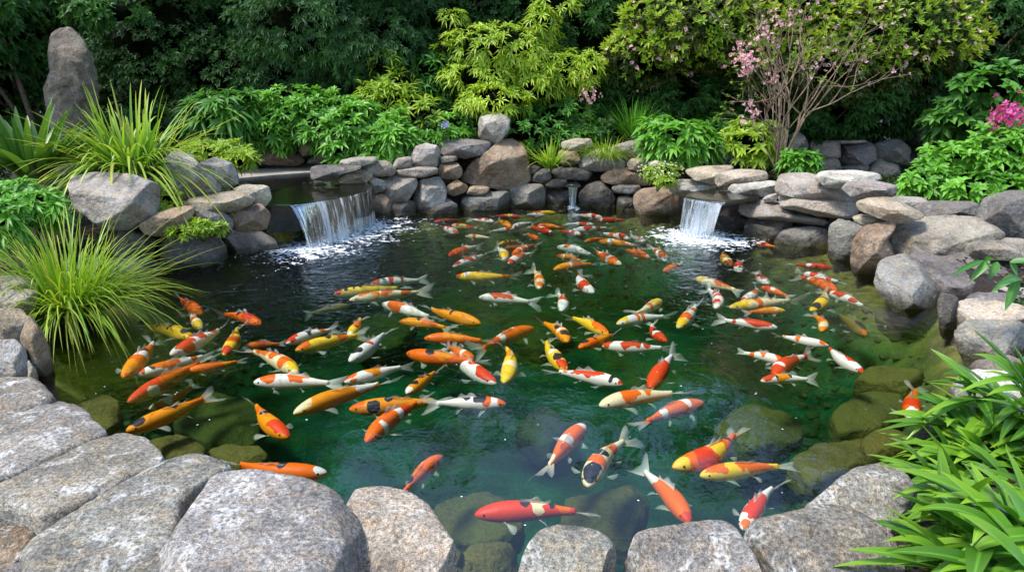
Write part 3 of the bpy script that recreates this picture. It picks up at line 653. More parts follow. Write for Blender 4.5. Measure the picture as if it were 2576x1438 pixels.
def pebbles():
    r = np.random.default_rng(77); Q = np.stack([r.uniform(-5.2, 5.2, 9000), r.uniform(2.2, 10.6, 9000)], 1); s = seg_dist(Q, OUT); Q = Q[(s < -.12) & (s > -.95)][:1100]
    z = ground_h(Q); v, F = ico(2); parts = []
    for (x, y), h in zip(Q, z):
        a = r.uniform(.018, .06) * (1.6 if r.random() < .12 else 1); sc = np.array([a, a * r.uniform(.6, 1), a * r.uniform(.35, .6)]); th = r.uniform(0, 6.28); c_, s_ = math.cos(th), math.sin(th)
        k = 1 + .25 * np.sin(v @ r.normal(0, 2.5, 3)); p = v * sc * k[:, None]; parts.append((np.stack([p[:, 0] * c_ - p[:, 1] * s_ + x, p[:, 0] * s_ + p[:, 1] * c_ + y, p[:, 2] + h + a * .15], 1), F))
    V, G = merge(parts); o = mesh_obj('pebbles', V, G, M_SUNK); o.color = (.24, .20, .12, 1); tag(o, 'small drowned pebbles lying on the shallow pond bottom', 'pebbles', kind='stuff')
pebbles()
# ------------------------------------------------------------------ koi
FC = dict(W=(.90,.87,.81), C=(.86,.75,.46), Y=(.90,.60,.03), O=(.88,.155,.004), R=(.74,.055,.01), K=(.025,.024,.035), A=(.90,.31,.006), D=(.33,.21,.03))
def koi_mat():
    t = NT('koi_skin'); a = t.n('Attribute', attribute_name='pat'); s = t.n('SeparateColor', i_0=a.outputs['Color'])
    oc = lambda nm: t.n('Attribute', attribute_type='OBJECT', attribute_name=nm).outputs['Vector' if False else 'Color']
    tc = t.n('TexCoord'); n = t.noise(14, 3, .6, tc.outputs['Object'])
    c = oc('skin_colour')
    for i, nm in enumerate(('patch_one', 'patch_two', 'patch_three')):
        c = t.mix(t.rng(t.math('ADD', s.outputs[i], t.rng(n, .3, .7, -.05, .05)), .43, .57), c, oc(nm))
    vo = t.n('TexVoronoi', i_Scale=95., i_Vector=tc.outputs['Object'])
    b = t.n('Bump', i_Strength=.35, i_Distance=.002, i_Height=vo.outputs[0])
    c = t.mix(t.rng(vo.outputs[0], .0, .7, .0, .26), c, t.mix(1., c, (.72, .6, .5), 'MULTIPLY'))
    p = t.n('BsdfPrincipled', i_Base_Color=c, i_Roughness=.5, i_Normal=b.outputs[0]); p.inputs['Specular IOR Level'].default_value = .25
    return t.done(p)
def fin_mat():
    t = NT('koi_fin'); a = t.n('Attribute', attribute_name='pat'); s = t.n('SeparateColor', i_0=a.outputs['Color'])
    oc = t.n('Attribute', attribute_type='OBJECT', attribute_name='root_colour').outputs['Color']
    c = t.mix(t.rng(s.outputs[0], .05, .6), oc, (.80, .80, .72))
    w = t.n('Math', operation='SINE'); t.set(w.inputs[0], t.math('MULTIPLY', s.outputs[1], 75.))
    c = t.mix(t.rng(w, -1, 1, 0, .3), c, t.mix(1., c, (.5, .52, .5), 'MULTIPLY'))
    d = t.n('BsdfPrincipled', i_Base_Color=c, i_Roughness=.4); tl = t.n('BsdfTranslucent', i_Color=c)
    m1 = t.n('MixShader', i_0=.35); t.set(m1.inputs[1], d.outputs[0]); t.set(m1.inputs[2], tl.outputs[0])
    m2 = t.n('MixShader', i_0=t.rng(s.outputs[0], .1, 1., .12, .72)); t.set(m2.inputs[1], m1.outputs[0]); t.set(m2.inputs[2], t.n('BsdfTransparent').outputs[0])
    return t.done(m2)
M_KOI = koi_mat(); M_FIN = fin_mat()
def eye_mat():
    t = NT('koi_eye'); return t.done(t.n('BsdfPrincipled', i_Base_Color=(.01, .008, .008), i_Roughness=.08))
M_EYE = eye_mat()
KT = np.array([0, .015, .05, .12, .22, .34, .46, .60, .74, .86, .95, 1.])
KW = np.array([.012, .028, .047, .066, .080, .085, .082, .070, .051, .033, .024, .021])
KH = np.array([.010, .025, .041, .061, .080, .088, .086, .076, .059, .042, .034, .036])
NR, NC = 46, 22
def koi(nose, tail, bend, base, pats, label, seed, deep=0., big=True):
    r = np.random.default_rng(seed)
    zc = -.06 - deep
    a = at_z(*nose, zc); b = at_z(*tail, zc); v = (b - a)[:2]; Lr = np.linalg.norm(v); L = float(np.clip(Lr, .34, .80))
    mid = (a + b) / 2; d = np.r_[v / Lr, 0]; a = mid - d * L / 2; b = mid + d * L / 2                           # keep a believable length
    Ln = float(np.clip(L, .42, .66)); hw = KW * Ln * r.uniform(.93, 1.07); hh = KH * Ln
    zc = -.012 - KH.max() * Ln - deep; a[2] = b[2] = zc
    side = np.array([d[1], -d[0], 0.]); up = np.array([0, 0, 1.])                                            # side: to the fish's left when swimming towards -d
    s2 = r.choice([-1, 1]) * r.uniform(.01, .03)
    def spine(t):                                   # t 0 nose .. 1 tail tip
        t = np.asarray(t, float)
        off = bend * L * 4 * t * (1 - t) + s2 * L * np.sin(math.pi * 2 * t) * t
        p = a + d * (L * t)[..., None] + side * off[..., None]; p = p + up * (-.03 * L * (np.clip(t, .75, 1) - .75))[..., None]
        return p
    BF = .80
    tt = np.r_[0, np.linspace(.012, .2, 12)[:], np.linspace(.225, 1, NR - 13)]
    P = spine(tt * BF); T = nrm(spine(tt * BF + .01) - spine(tt * BF - .01)); S = nrm(np.cross(T, up)); N = np.cross(S, T)
    w = np.interp(tt, KT, hw); h = np.interp(tt, KT, hh)
    for _ in range(2): w[1:-1] = (w[:-2] + 2 * w[1:-1] + w[2:]) / 4; h[1:-1] = (h[:-2] + 2 * h[1:-1] + h[2:]) / 4
    ph = np.linspace(0, 2 * math.pi, NC, endpoint=False)                # 0 = back, pi = belly
    cs, sn = np.cos(ph), np.sin(ph); cy = np.sign(cs) * np.abs(cs) ** .9; sx = np.sign(sn) * np.abs(sn) ** .95
    cy = np.where(cs < 0, cy * .92, cy)
    V = P[:, None, :] + S[:, None, :] * (w[:, None] * sx)[..., None] + N[:, None, :] * (h[:, None] * cy)[..., None]
    V = V.reshape(-1, 3); nr = len(tt); I = np.arange(nr * NC).reshape(nr, NC); J = np.roll(I, -1, 1)
    Q = np.stack([I[:-1], I[1:], J[1:], J[:-1]], -1).reshape(-1, 4)
    V = np.vstack([V, P[0] - T[0] * .006 * L, P[-1] + T[-1] * .01]); n0 = nr * NC
    tri = np.array([(n0, I[0, k], J[0, k]) for k in range(NC)] + [(n0 + 1, J[-1, k], I[-1, k]) for k in range(NC)])
    # pattern fields
    lat = np.where(ph <= math.pi, ph, ph - 2 * math.pi) / (math.pi * .62)                                    # 0 back, +-1 lower flank
    TT, LL = np.meshgrid(tt, lat, indexing='ij'); M = np.zeros(TT.shape + (3,))
    nz = np.array([[mnoise.noise(Vector((x * 7 + seed, y * 1.7, seed * .37))) + .45 * mnoise.noise(Vector((x * 17, y * 4 + seed, 0))) for y in lat] for x in tt])
    layers = []
    for q in pats.split():
        f = q.split(':'); colr = f[0]; t0, t1 = float(f[1]), float(f[2]); vc = float(f[3]) if len(f) > 3 else float(r.uniform(-.22, .22)); rv = float(f[4]) if len(f) > 4 else (.5 if f[0] == 'K' else .8)
        if colr not in layers: layers.append(colr)
        i = min(layers.index(colr), 2); tc_, rt = (t0 + t1) / 2, max(.03, (t1 - t0) / 2)
        fld = 1.5 - (np.abs((TT - tc_) / (rt * 1.08)) ** 2.1 + np.abs((LL - vc) / rv) ** 2.1) + nz * 1.15
        M[..., i] = np.maximum(M[..., i], np.clip(fld, 0, 1))
    A = np.vstack([M.reshape(-1, 3), M[0, 0], M[-1, 0]])
    org = mid * [1, 1, 0] + [0, 0, zc]
    o = mesh_obj('koi', V, [Q, tri], M_KOI, None, org, ('pat', A))
    tag(o, label, 'fish', 'koi swimming in the pond')
    o['skin_colour'] = FC[base]
    for i, nm in enumerate(('patch_one', 'patch_two', 'patch_three')): o[nm] = FC[layers[i]] if i < len(layers) else FC[base]
    def fin(name, root, dirs, lens, rootcol):
        """fan of rays: root points (n,3), directions (n,3), lengths (n)"""
        n = len(root); m = 4; Vf = []; Af = []
        for j in range(m + 1):
            f = j / m
            for i in range(n): Vf.append(root[i] + dirs[i] * lens[i] * f + up * (.02 * L * f * f * math.sin(i * .9 + seed))); Af.append((f, i / (n - 1), 0))
        I = np.arange(n * (m + 1)).reshape(m + 1, n); F = np.stack([I[:-1, :-1], I[:-1, 1:], I[1:, 1:], I[1:, :-1]], -1).reshape(-1, 4)
        g = mesh_obj(name, np.array(Vf), F, M_FIN, o, org, ('pat', Af)); g['root_colour'] = rootcol; return g
    lastcol = base
    for q in pats.split():
        f = q.split(':')
        if float(f[1]) < .97 < float(f[2]) + .03: lastcol = f[0]
    # tail: forked fan, partly rolled so that it shows from above
    e = P[-2]; tdir = nrm(spine(1.) - spine(.86)); roll = r.uniform(.35, .95) * r.choice([-1, 1]); sd_ = nrm(np.cross(tdir, up))
    pl = math.cos(roll) * sd_ + math.sin(roll) * up if r.random() < .75 else math.cos(roll * .5) * sd_ + math.sin(roll * .5) * up
    k = 15; u = np.linspace(-1, 1, k); hs = .034 * Ln
    root = e + pl * (u * hs)[:, None]; ang = u * .46
    dirs = np.cos(ang)[:, None] * tdir + np.sin(ang)[:, None] * pl
    ln = (1 - BF) * L * (1.42 * (.46 + .50 * np.abs(u) ** 1.1)) * (1 - .25 * (np.abs(u) > .95))
    fin('tail_fin', root, dirs, ln, FC[lastcol])
    i1 = int(np.argmin(np.abs(tt - .25)))
    for sgn in (1, -1):
        p0 = P[i1] + S[i1] * (sgn * w[i1] * .86) - N[i1] * h[i1] * .45; k = 8; u = np.linspace(0, 1, k); an = .35 + u * .95 + r.uniform(-.25, .25)
        fd = np.cos(an)[:, None] * T[i1] + np.sin(an)[:, None] * S[i1] * sgn - up * .12; root = p0 + T[i1] * (u[:, None] * .035 * L)
        fin('pectoral_fin', root[::-1], fd[::-1], Ln * .155 * (.55 + .45 * np.sin(u * math.pi * .9 + .3))[::-1], FC['C'] if base != 'W' else FC['W'])
    if big:
        i2 = int(np.argmin(np.abs(tt - .62)))
        for sgn in (1, -1):
            p0 = P[i2] + S[i2] * (sgn * w[i2] * .8) - N[i2] * h[i2] * .55; k = 6; u = np.linspace(0, 1, k); an = .3 + u * .75
            fd = np.cos(an)[:, None] * T[i2] + np.sin(an)[:, None] * S[i2] * sgn - up * .25; root = p0 + T[i2] * (u[:, None] * .03 * L)
            fin('pelvic_fin', root, fd, Ln * .10 * (.7 + .3 * np.sin(u * math.pi)), FC['C'] if base != 'W' else FC['W'])
        idx = np.where((tt > .40) & (tt < .74))[0]; q = (tt[idx] - .40) / .34; lean = r.uniform(-.9, .9)
        root = P[idx] + N[idx] * (h[idx] * .96)[:, None]; fd = nrm(N[idx] * .55 + T[idx] * .9 + S[idx] * lean)
        fin('dorsal_fin', root, fd, Ln * .075 * np.clip(np.minimum(q * 5 + .25, 1.2 - .75 * q), .2, 1), FC[lastcol] if lastcol != 'K' else FC[base])
        ie = int(np.argmin(np.abs(tt - .085))); v8, f8 = ico(1)
        for sgn in (1, -1):
            c = P[ie] + S[ie] * (sgn * w[ie] * .86) + N[ie] * h[ie] * .38
            mesh_obj('eye', c + v8 * .0125 * Ln, f8, M_EYE, o, org)
    return o

KOI = '''
E|745,302|942,282|R|W:.3:.4:.9:.5 O:.85:1|slender red koi, foremost one below the pointed boulder
E|1165,303|970,285|W|R:.25:.45 R:.55:.78|white koi with two red saddles near the pointed boulder's foot
E|1340,267|1130,262|R|Y:.35:.62 W:.3:.36|red koi with a yellow middle close under the back wall
E|1588,241|1385,235|Y|R:.5:.95 K:.2:.3:.3:.3|yellow koi with reddish rear half beside the spout's splash
E|1490,258|1378,254|W|R:.35:.6|small white and red koi swimming beside a yellow one by the spout
E|1660,224|1525,213|W|R:.15:.4 R:.6:.9|small red and white koi nosing into the spout's splash
E|1722,233|1935,238|O|Y:.6:.9|orange koi just beyond the thin spout's splash
E|1905,272|1685,250|W|R:.2:.4 O:.6:.8|white koi with red nape between spout and short waterfall
E|1868,289|2107,285|R|W:.1:.2 W:.6:.7:.9:.6|bright red koi swimming closest to the short waterfall's far side
E|1270,332|1175,280|A|K:.45:.58 R:.2:.3:.6:.4|small amber koi with a dark mark, turned slantwise among distant koi
E|870,322|1092,346|C|O:.2:.4 Y:.45:.6 R:.65:.95|cream koi with yellow and red bands in the distant row
E|910,374|795,317|W|R:.0:.12 R:.32:.55 R:.7:1|plump red and white koi turning towards the big waterfall
E|1290,343|1448,298|W|R:.05:.15:.4:.4|nearly all white koi in the distant row
E|1560,371|1395,322|R|W:.35:.6 W:.02:.08|red koi with a white waist in the distant row
E|1460,324|1690,347|O|A:.5:.8|plain orange koi in the distant row with no white
E|1850,322|1635,314|W|R:.25:.6|pale koi with one long red saddle in the distant row
E|1300,353|1108,371|W|R:.2:.5|white koi with a red shoulder, above a cream one with orange cheek
E|1760,394|1582,360|R|W:.05:.3 W:.5:.6|red backed koi with white shoulders near the middle of the school
E|1695,357|1988,331|W|R:.3:.55 R:.65:.8|long white koi with a red back, in line with the short waterfall
E|963,403|1168,417|C|O:.35:.5:.5:.6|cream koi with a single orange cheek spot near the big foam patch
E|1193,460|1342,433|A|K:.3:.42 K:.55:.65 Y:0:.2|yellow and orange koi with two dark bars, small and distant
E|1467,424|1378,382|O|R:.4:.6|tiny plain orange koi pointing away from the spout
E|850,527|1090,452|O|R:0:.16 W:.6:1|orange koi with a white rear half close to the big foam patch
E|878,601|1107,507|W|R:.02:.16 R:.3:.5 R:.6:.72|white koi with small red patches below the white tailed orange one
E|1218,558|1153,462|W|Y:.05:.45|small white koi with a golden head facing the camera
E|1290,526|1482,443|O|W:.28:.36 W:.55:.66|orange koi with white gaps pressed against another orange and white one
E|1265,581|1440,500|W|R:0:.14 O:.3:.7|koi with red snout and orange saddle, lower of a touching pair
E|2095,416|1868,372|W|R:.15:.4 O:.5:.8|white and red koi right below the short waterfall's foam
E|1785,442|1970,418|O|A:0:.25|orange koi overlapped by a yellow backed one near the short waterfall
E|1880,431|2195,471|A|W:.25:.4 W:.75:1|amber and white koi lying across an orange one
E|2202,443|2085,395|W|R:.2:.5|small red saddled koi at the edge of the short waterfall's foam
E|1597,467|1875,533|W|O:.2:.34|long white koi with one orange nape patch in the middle distance
E|2053,600|1845,470|O|W:.3:.4 W:.7:.85 C:0:.1|orange koi banded white diving towards the camera in the middle distance
E|2230,548|2038,479|O|W:.0:.12 W:.45:.55:.6:.6|orange koi with a white face beside a black banded one
E|2352,568|2182,450|W|O:.1:.32 K:.35:.42 O:.5:.75|white and orange koi with black bands below the short waterfall
E|1588,538|1800,580|A|R:0:.2 W:.28:.34|golden koi with a red head above another golden one
E|1573,626|1895,580|A|W:.4:.46 O:.55:.8|golden koi lowest of a close golden pair
E|900,667|1350,664|Y|R:0:.12 W:.16:.26 O:.85:1 K:.4:.44:0:.2|long yellow koi with red face and dark dot, alone in dark water
E|1480,768|1383,598|C|O:.05:.14 O:.28:.5 A:.6:.75|striped cream and orange koi facing the camera with fins spread
E|1848,782|1790,632|W|R:.2:.42 R:.85:1|white koi facing the camera with a red cap behind its eyes
E|2333,641|2482,578|O|K:.78:.84 W:.68:1|orange koi with a black and white ringed tail end
E|306,723|718,688|W|R:.0:.22 R:.38:.5 R:.62:.67|slim white koi with a red head, uppermost of a trio
E|55,790|598,738|Y|R:0:.12 K:.16:.22 K:.28:.35 K:.38:.44|yellow koi with red face and row of black spots
E|163,831|748,770|C|O:.12:.3 A:.32:.42 O:.45:.65 O:.75:.9|large cream koi with orange saddles, lowest of a trio
E|392,857|805,960|W|O:.2:.55|white koi with one long orange saddle pointing up to the big waterfall
E|1066,992|685,868|A|K:.30:.34:.6:.3 K:.5:.55 O:.1:.4:.8:.5|plain amber koi with two tiny dark marks in mid pond
E|1056,815|1492,853|W|K:.22:.38 R:.28:.72 K:.55:.62|white koi with red and black back alone in mid pond
E|1627,907|1563,770|W|R:.38:.75|white headed koi with a red back facing the camera
E|2310,838|2082,940|C|R:0:.16 Y:.2:.5 O:.55:.65|cream koi with red face and yellow shoulder seen swimming away
E|2008,1001|2405,938|W|Y:0:.25 O:.4:.48 O:.52:.6|white koi with yellow head and two orange dots
E|2430,1022|2545,835|W|Y:0:.2 O:.22:.42 O:.6:.75|yellow headed koi with orange and white back swimming to the camera
E|2352,1128|2242,985|R|W:.3:.42 K:.34:.5 W:.65:1|red headed koi with dark shoulder mark facing the camera
E|508,986|885,1048|A|R:.0:.06 K:.38:.48 O:.55:.85|amber koi with a black saddle under a white and orange one
E|160,1088|262,955|Y|O:.4:.8 W:0:.1 K:.3:.36:.3:.3|stubby yellow and orange koi swimming towards the camera
E|163,1252|450,1030|W|K:.12:.26 R:.42:.5:0:.4|white koi with a single dark cap on its head
E|680,1101|1165,1122|O|A:.35:.7|plain deep orange koi, long and level
E|1432,1022|1000,1192|O|W:.35:.42:.7:.6 W:.62:.72 R:.75:.9|orange koi with white flank seams swimming away
E|1228,1398|1192,1120|Y|C:.3:.42 A:.6:.9|all yellow koi facing the camera with rounded head
E|560,1194|1140,1255|O|K:.32:.46 A:.5:.7|orange koi with a black netted saddle
E|1172,1404|832,1152|W|R:0:.3 R:.4:.52:.4:.5 R:.6:.7 K:.2:.24:.6:.3|white koi with red head and spots crossing an orange one
E|1020,1245|820,1155|O|W:.3:.4|orange koi half hidden behind the red spotted white one
E|1665,1125|1457,970|A|K:.12:.3 K:.45:.66 W:.35:.42|amber koi with black blotches facing the camera, upper of two
E|1660,1310|1545,1080|Y|R:0:.16 K:.2:.36 W:.42:.5 K:.5:.66|yellow koi with red nose and black blotches facing the camera
E|1945,1073|1632,942|Y|O:.05:.45|yellow koi with an orange front half and a long tail
E|1745,1172|2008,1062|O|K:.12:.25 K:.4:.46 A:.5:.8|orange and black koi lying against a white and red one
E|1903,1149|2412,1165|W|R:0:.2 R:.35:.62 R:.7:.8|white koi with red head and long red saddle, beneath the orange and black one
E|2047,1418|1500,1324|W|R:.12:.2:.5:.4 R:0:.06 R:.3:.92 K:.14:.18|red koi with a white spotted head and wispy tail
E|2240,1432|2448,1178|R|W:.62:1|scarlet koi with a white rear, seen over the sky's reflection
H|556,217|800,42|A|K:.2:.34 W:0:.14 K:.5:.6 K:.7:.8|amber koi with black bands and a white snout
G|2028,337|2740,95|A|C:0:.2 W:.72:1|big amber koi with a cream face and dark eye
H|128,132|612,15|W|O:0:.22 A:.38:.62|white koi with orange shoulder behind the big amber one
D|1392,928|1243,800|O|R:.5:.9|vivid orange koi half behind a yellow faced one
D|1388,1037|1332,920|W|Y:0:.34 O:.42:.66|yellow faced koi with orange collar looking at the camera
D|1797,1003|1478,922|O|K:.58:.68 R:.2:.5|red orange koi with a dark back mark near the water grass
D|1322,1093|920,996|Y|K:.08:.2 O:0:.06 K:.45:.5 K:.7:.76|yellow koi with black spotted back and gaping orange snout
D|1175,1206|1545,1002|W|R:.1:.38 R:.48:.66 R:.78:.95|white koi with three red patches and white snout
D|1550,1207|1660,995|Y|R:0:.14 O:.28:.48 K:.62:.68|yellow koi with red snout and orange collar swimming to the camera
D|830,1388|1078,1062|O|A:0:.3 W:.45:.55 K:.6:.68 W:.85:1|orange koi with pale belt and dark back mark, outermost on the grass side
D|945,1353|1500,1200|W|R:.03:.12 K:.18:.26 O:.22:.62 R:.8:.9|white koi with orange back and black neck mark
D|1280,1335|1712,1255|O|A:.7:1|plain orange koi with pale tail behind the long red one
D|2047,1333|1645,1168|C|Y:0:.2 O:.22:.36 O:.48:.62 O:.7:.95|cream koi with a yellow head and orange blotches
D|1728,1168|1935,1148|O|R:.4:.7|dim deep swimming red brown koi
D|1975,1142|2355,1030|W|R:0:.26 K:.45:.6 O:.75:.9|white koi with red head and a square black saddle
D|2040,1180|2562,1062|Y|O:0:.22 K:.48:.58 O:.68:.85|yellow koi with orange head and small black square
D|2412,880|2090,947|D|K:.3:.4 K:.5:.56|dim olive gold koi swimming deep
G|1752,124|2395,132|W|O:.1:.3 O:.45:.72|snow white koi with two orange saddles
G|855,272|1480,-75|R|C:.2:.32:.6:.5 O:.4:.95|long red orange koi with a cream cheek patch
G|1030,325|1370,140|O|C:.25:.4 K:.8:1 C:0:.1|small deep swimming orange koi with smoky tail
G|872,462|1510,198|A|K:.06:.2 K:.52:.64 O:.8:1|amber koi with black head patch and broad forked tail
G|1990,503|1722,247|A|R:0:.34 K:.56:.68 O:.72:.95|amber koi with a bright red head and black band
G|2255,748|1540,665|O|W:0:.12 K:.42:.52|red orange koi half hidden behind the rounded granite slab
H|163,306|872,225|A|O:0:.16 K:.22:.34:.5:.5 K:.42:.52|golden koi with an orange head and black netting
H|280,531|700,215|O|W:.25:.34:.7:.6 W:.6:.7 R:.72:.85|orange koi with white flank crossing the golden netted one
H|1242,283|652,292|W|O:.0:.12 O:.2:.4 K:.3:.46 K:.52:.64|white koi with orange and two black saddles, pointing away from the golden one
H|1890,284|2508,185|C|O:.3:.52 O:.62:.72|cream koi with two round orange spots
I|358,268|-135,430|O|W:.25:.36 K:.3:.35:.5:.3 W:.68:.78|orange koi with white collar and dark spots swimming away
H|1790,420|1478,775|O|K:0:.07 W:.08:.18 W:.48:.6 C:.85:1|orange koi with white collar and waist, seen tail first over blue reflection
H|1808,840|2130,478|C|K:0:.3 O:.3:.44 K:.48:.6 O:.65:.8|cream and orange koi with a black head
I|145,705|618,425|O|Y:0:.14 R:.22:.42 Y:.44:.62 K:.78:.82|orange koi with yellow face and yellow belt, tail raised
I|335,776|1010,712|Y|O:.05:.32 O:.48:.88|yellow koi with orange head and orange back, broad tail fanned
H|2505,1095|2140,680|O|W:.75:1 R:.0:.1|big plain orange koi sliding under the square granite block
H|1030,1041|1890,1042|R|K:.45:.55 C:.56:.72 K:.74:.8 O:.82:.95|red koi with cream and black rear beside the lone rounded boulder
H|800,648|470,960|O|W:.35:.45:.8:.5 K:.72:.9|orange koi with a dark tail base, partly behind the cream boulder
I|628,1150|905,825|W|R:.2:.7 O:0:.1|white and red koi squeezing between two granite blocks
I|1800,388|1830,140|O|W:0:.2 K:.06:.14:.3:.3 R:.25:.45|orange koi with a white face by the lily leaves
I|752,132|1150,122|W|R:.02:.28 K:.3:.42 A:.36:.6 K:.55:.7|mottled red, black and amber koi
F|548,593|478,493|A|C:.18:.3 O:0:.14|amber koi with pale collar below the short waterfall's foam
F|612,640|648,555|W|R:.2:.6 K:.1:.16|plump white koi with a red back facing the camera
F|808,730|708,637|W|R:.25:.7 K:.35:.6:0:.4|small koi with a dark streaked red back
F|306,684|640,785|C|Y:0:.3 K:.34:.4 O:.5:.9|cream and yellow koi pointing at the big waterfall
F|442,887|358,735|W|R:.12:.24 R:.36:.5 R:.6:.75|red and white banded koi facing the camera
F|624,843|742,748|W|R:0:.1 O:.45:.85|small white koi with a red snout
F|750,757|968,829|O|R:.18:.4 W:.42:.6|orange koi with white waist above a long cream one
F|520,882|1068,822|C|O:.36:.48 Y:0:.3 K:.62:.65:0:.2|long pale yellow koi with a single orange spot
F|918,921|620,932|A|Y:0:.2 C:.22:.34 O:.75:.95|golden koi with a pale collar swimming towards the stacked rocks
F|865,1031|425,963|W|R:.12:.62 R:.78:.86|white koi with a long red saddle in front of a golden one
F|1250,620|935,590|R|W:.58:.72|dark red koi with a white belt near the far side rocks
F|1040,656|1345,728|W|R:.0:.14 R:.24:.5 R:.72:.85|slim white koi with red saddles behind an orange one
F|1276,772|968,653|O|W:.75:.85 R:.85:1|orange koi with a red tail stem close to the far side rocks
F|1098,903|1150,750|Y|K:.06:.18:0:.6 K:.42:.5 C:.55:.9|yellow koi with a black face patch facing the camera
F|1218,788|1510,902|W|R:0:.08 R:.18:.5 R:.65:.85:.3:.5|white koi with red back, outermost by the dark reflected rock
F|1168,1057|1085,925|A|C:.15:.32 O:.4:.7|amber koi with a creamy nape facing the camera
F|1480,1075|1262,908|D|K:.12:.42 O:.02:.1|olive gold koi with a black shoulder
F|1218,1160|830,1083|W|O:0:.2 O:.6:.72 O:.92:1|white koi with orange snout and rear patch
F|1458,1335|1195,1140|W|R:.2:.48:.3:.5 R:0:.06 R:.85:1|white koi with one red shoulder patch, alone above the drowned boulders
F|928,1278|575,1198|W|O:.1:.3 O:.5:.64 O:.78:.9|white koi with three orange marks above a red backed one
F|848,1352|1130,1195|R|W:.2:.28 W:.75:.9|red backed koi with a thin white collar and curled tail
F|720,449|882,484|O|C:0:.12 R:.4:.6|small orange koi close under the stacked flagstones
E|1330,482|1215,492|O|R:.3:.7|tiny dim orange koi swimming deep in the middle distance
'''
DEEP = ('dim', 'deep swimming', 'olive gold')
def build_koi():
    for k, line in enumerate(KOI.strip().split('\n')):
        tl, a, b, base, pats, label = line.split('|'); a = U(tl, *map(float, a.split(','))); b = U(tl, *map(float, b.split(',')))
        r = random.Random(500 + k); bend = r.choice([-1, 1]) * r.uniform(.01, .075)
        if 'facing' in label or 'curl' in label or 'raised' in label: bend = r.choice([-1, 1]) * r.uniform(.07, .12)
        deep = .16 if any(q in label for q in DEEP) else r.choice([0., 0., .015, .04])
        koi(a, b, bend, base, pats, label, 40 + k, deep, big=max(a[1], b[1]) > 640)
build_koi()
# ------------------------------------------------------------------ plants
PROF = {'blade': lambda s: np.clip(1.15 * (1 - s) ** .6 * (.55 + .6 * np.minimum(s * 4, 1)), .02, 1), 'lance': lambda s: np.clip(np.sin(np.pi * np.clip(s, 0, 1) ** .75) ** .8, .04, 1),
        'oval': lambda s: np.clip(np.sin(np.pi * np.clip(s, 0, 1) ** .62) ** .9, .05, 1)}
def leaves(base, d, up, L, W, droop, nseg=4, prof='lance', fold=.25, rnd=None, r=rng):
    n = len(base); L = np.broadcast_to(L, n); W = np.broadcast_to(W, n); droop = np.broadcast_to(droop, n)
    if rnd is None: rnd = r.random(n)
    d = nrm(d); side = nrm(np.cross(d, up)); nn = np.cross(side, d)
    S = np.linspace(0, 1, nseg + 1); w = PROF[prof](S); V = np.empty((n, nseg + 1, 3, 3)); A = np.empty((n, nseg + 1, 3, 3))
    for j, s in enumerate(S):
        c = base + d * (L * s)[:, None]; c[:, 2] -= droop * L * s * s
        hw = (W * .5 * w[j])[:, None]
        V[:, j, 0] = c - side * hw + nn * hw * fold * 2; V[:, j, 1] = c; V[:, j, 2] = c + side * hw + nn * hw * fold * 2
        A[:, j, :, 0] = rnd[:, None]; A[:, j, :, 1] = s; A[:, j, 0, 2] = 1; A[:, j, 1, 2] = 0; A[:, j, 2, 2] = 1
    I = np.arange(n * (nseg + 1) * 3).reshape(n, nseg + 1, 3)
    F = np.stack([I[:, :-1, :-1], I[:, :-1, 1:], I[:, 1:, 1:], I[:, 1:, :-1]], -1).reshape(-1, 4)
    return V.reshape(-1, 3), F, A.reshape(-1, 3)
def tiny(base, d, up, L, W, rnd, fold=.3, droop=.15):
    n = len(base); L = np.broadcast_to(L, n)[:, None]; W = np.broadcast_to(W, n)[:, None]
    d = nrm(d); side = nrm(np.cross(d, up)); nn = np.cross(side, d); V = np.empty((n, 4, 3)); A = np.zeros((n, 4, 3))
    mid = base + d * L * .48
    V[:, 0] = base; V[:, 1] = mid - side * W / 2 + nn * W * fold * .5; V[:, 2] = base + d * L; V[:, 2, 2] -= droop * L[:, 0]; V[:, 3] = mid + side * W / 2 + nn * W * fold * .5
    A[:, :, 0] = rnd[:, None]; A[:, :, 1] = [0, .5, 1, .5]; A[:, :, 2] = [.1, 1, .3, 1]
    I = np.arange(n * 4).reshape(n, 4); F = np.concatenate([I[:, [0, 1, 2]], I[:, [0, 2, 3]]])
    return V.reshape(-1, 3), F, A.reshape(-1, 3)
def cat_parts(parts):
    V, Fs, A, off = [], {}, [], 0
    for v, f, a in parts:
        V.append(v); A.append(a); Fs.setdefault(f.shape[1], []).append(f + off); off += len(v)
    return np.concatenate(V), [np.concatenate(x) for x in Fs.values()], np.concatenate(A)
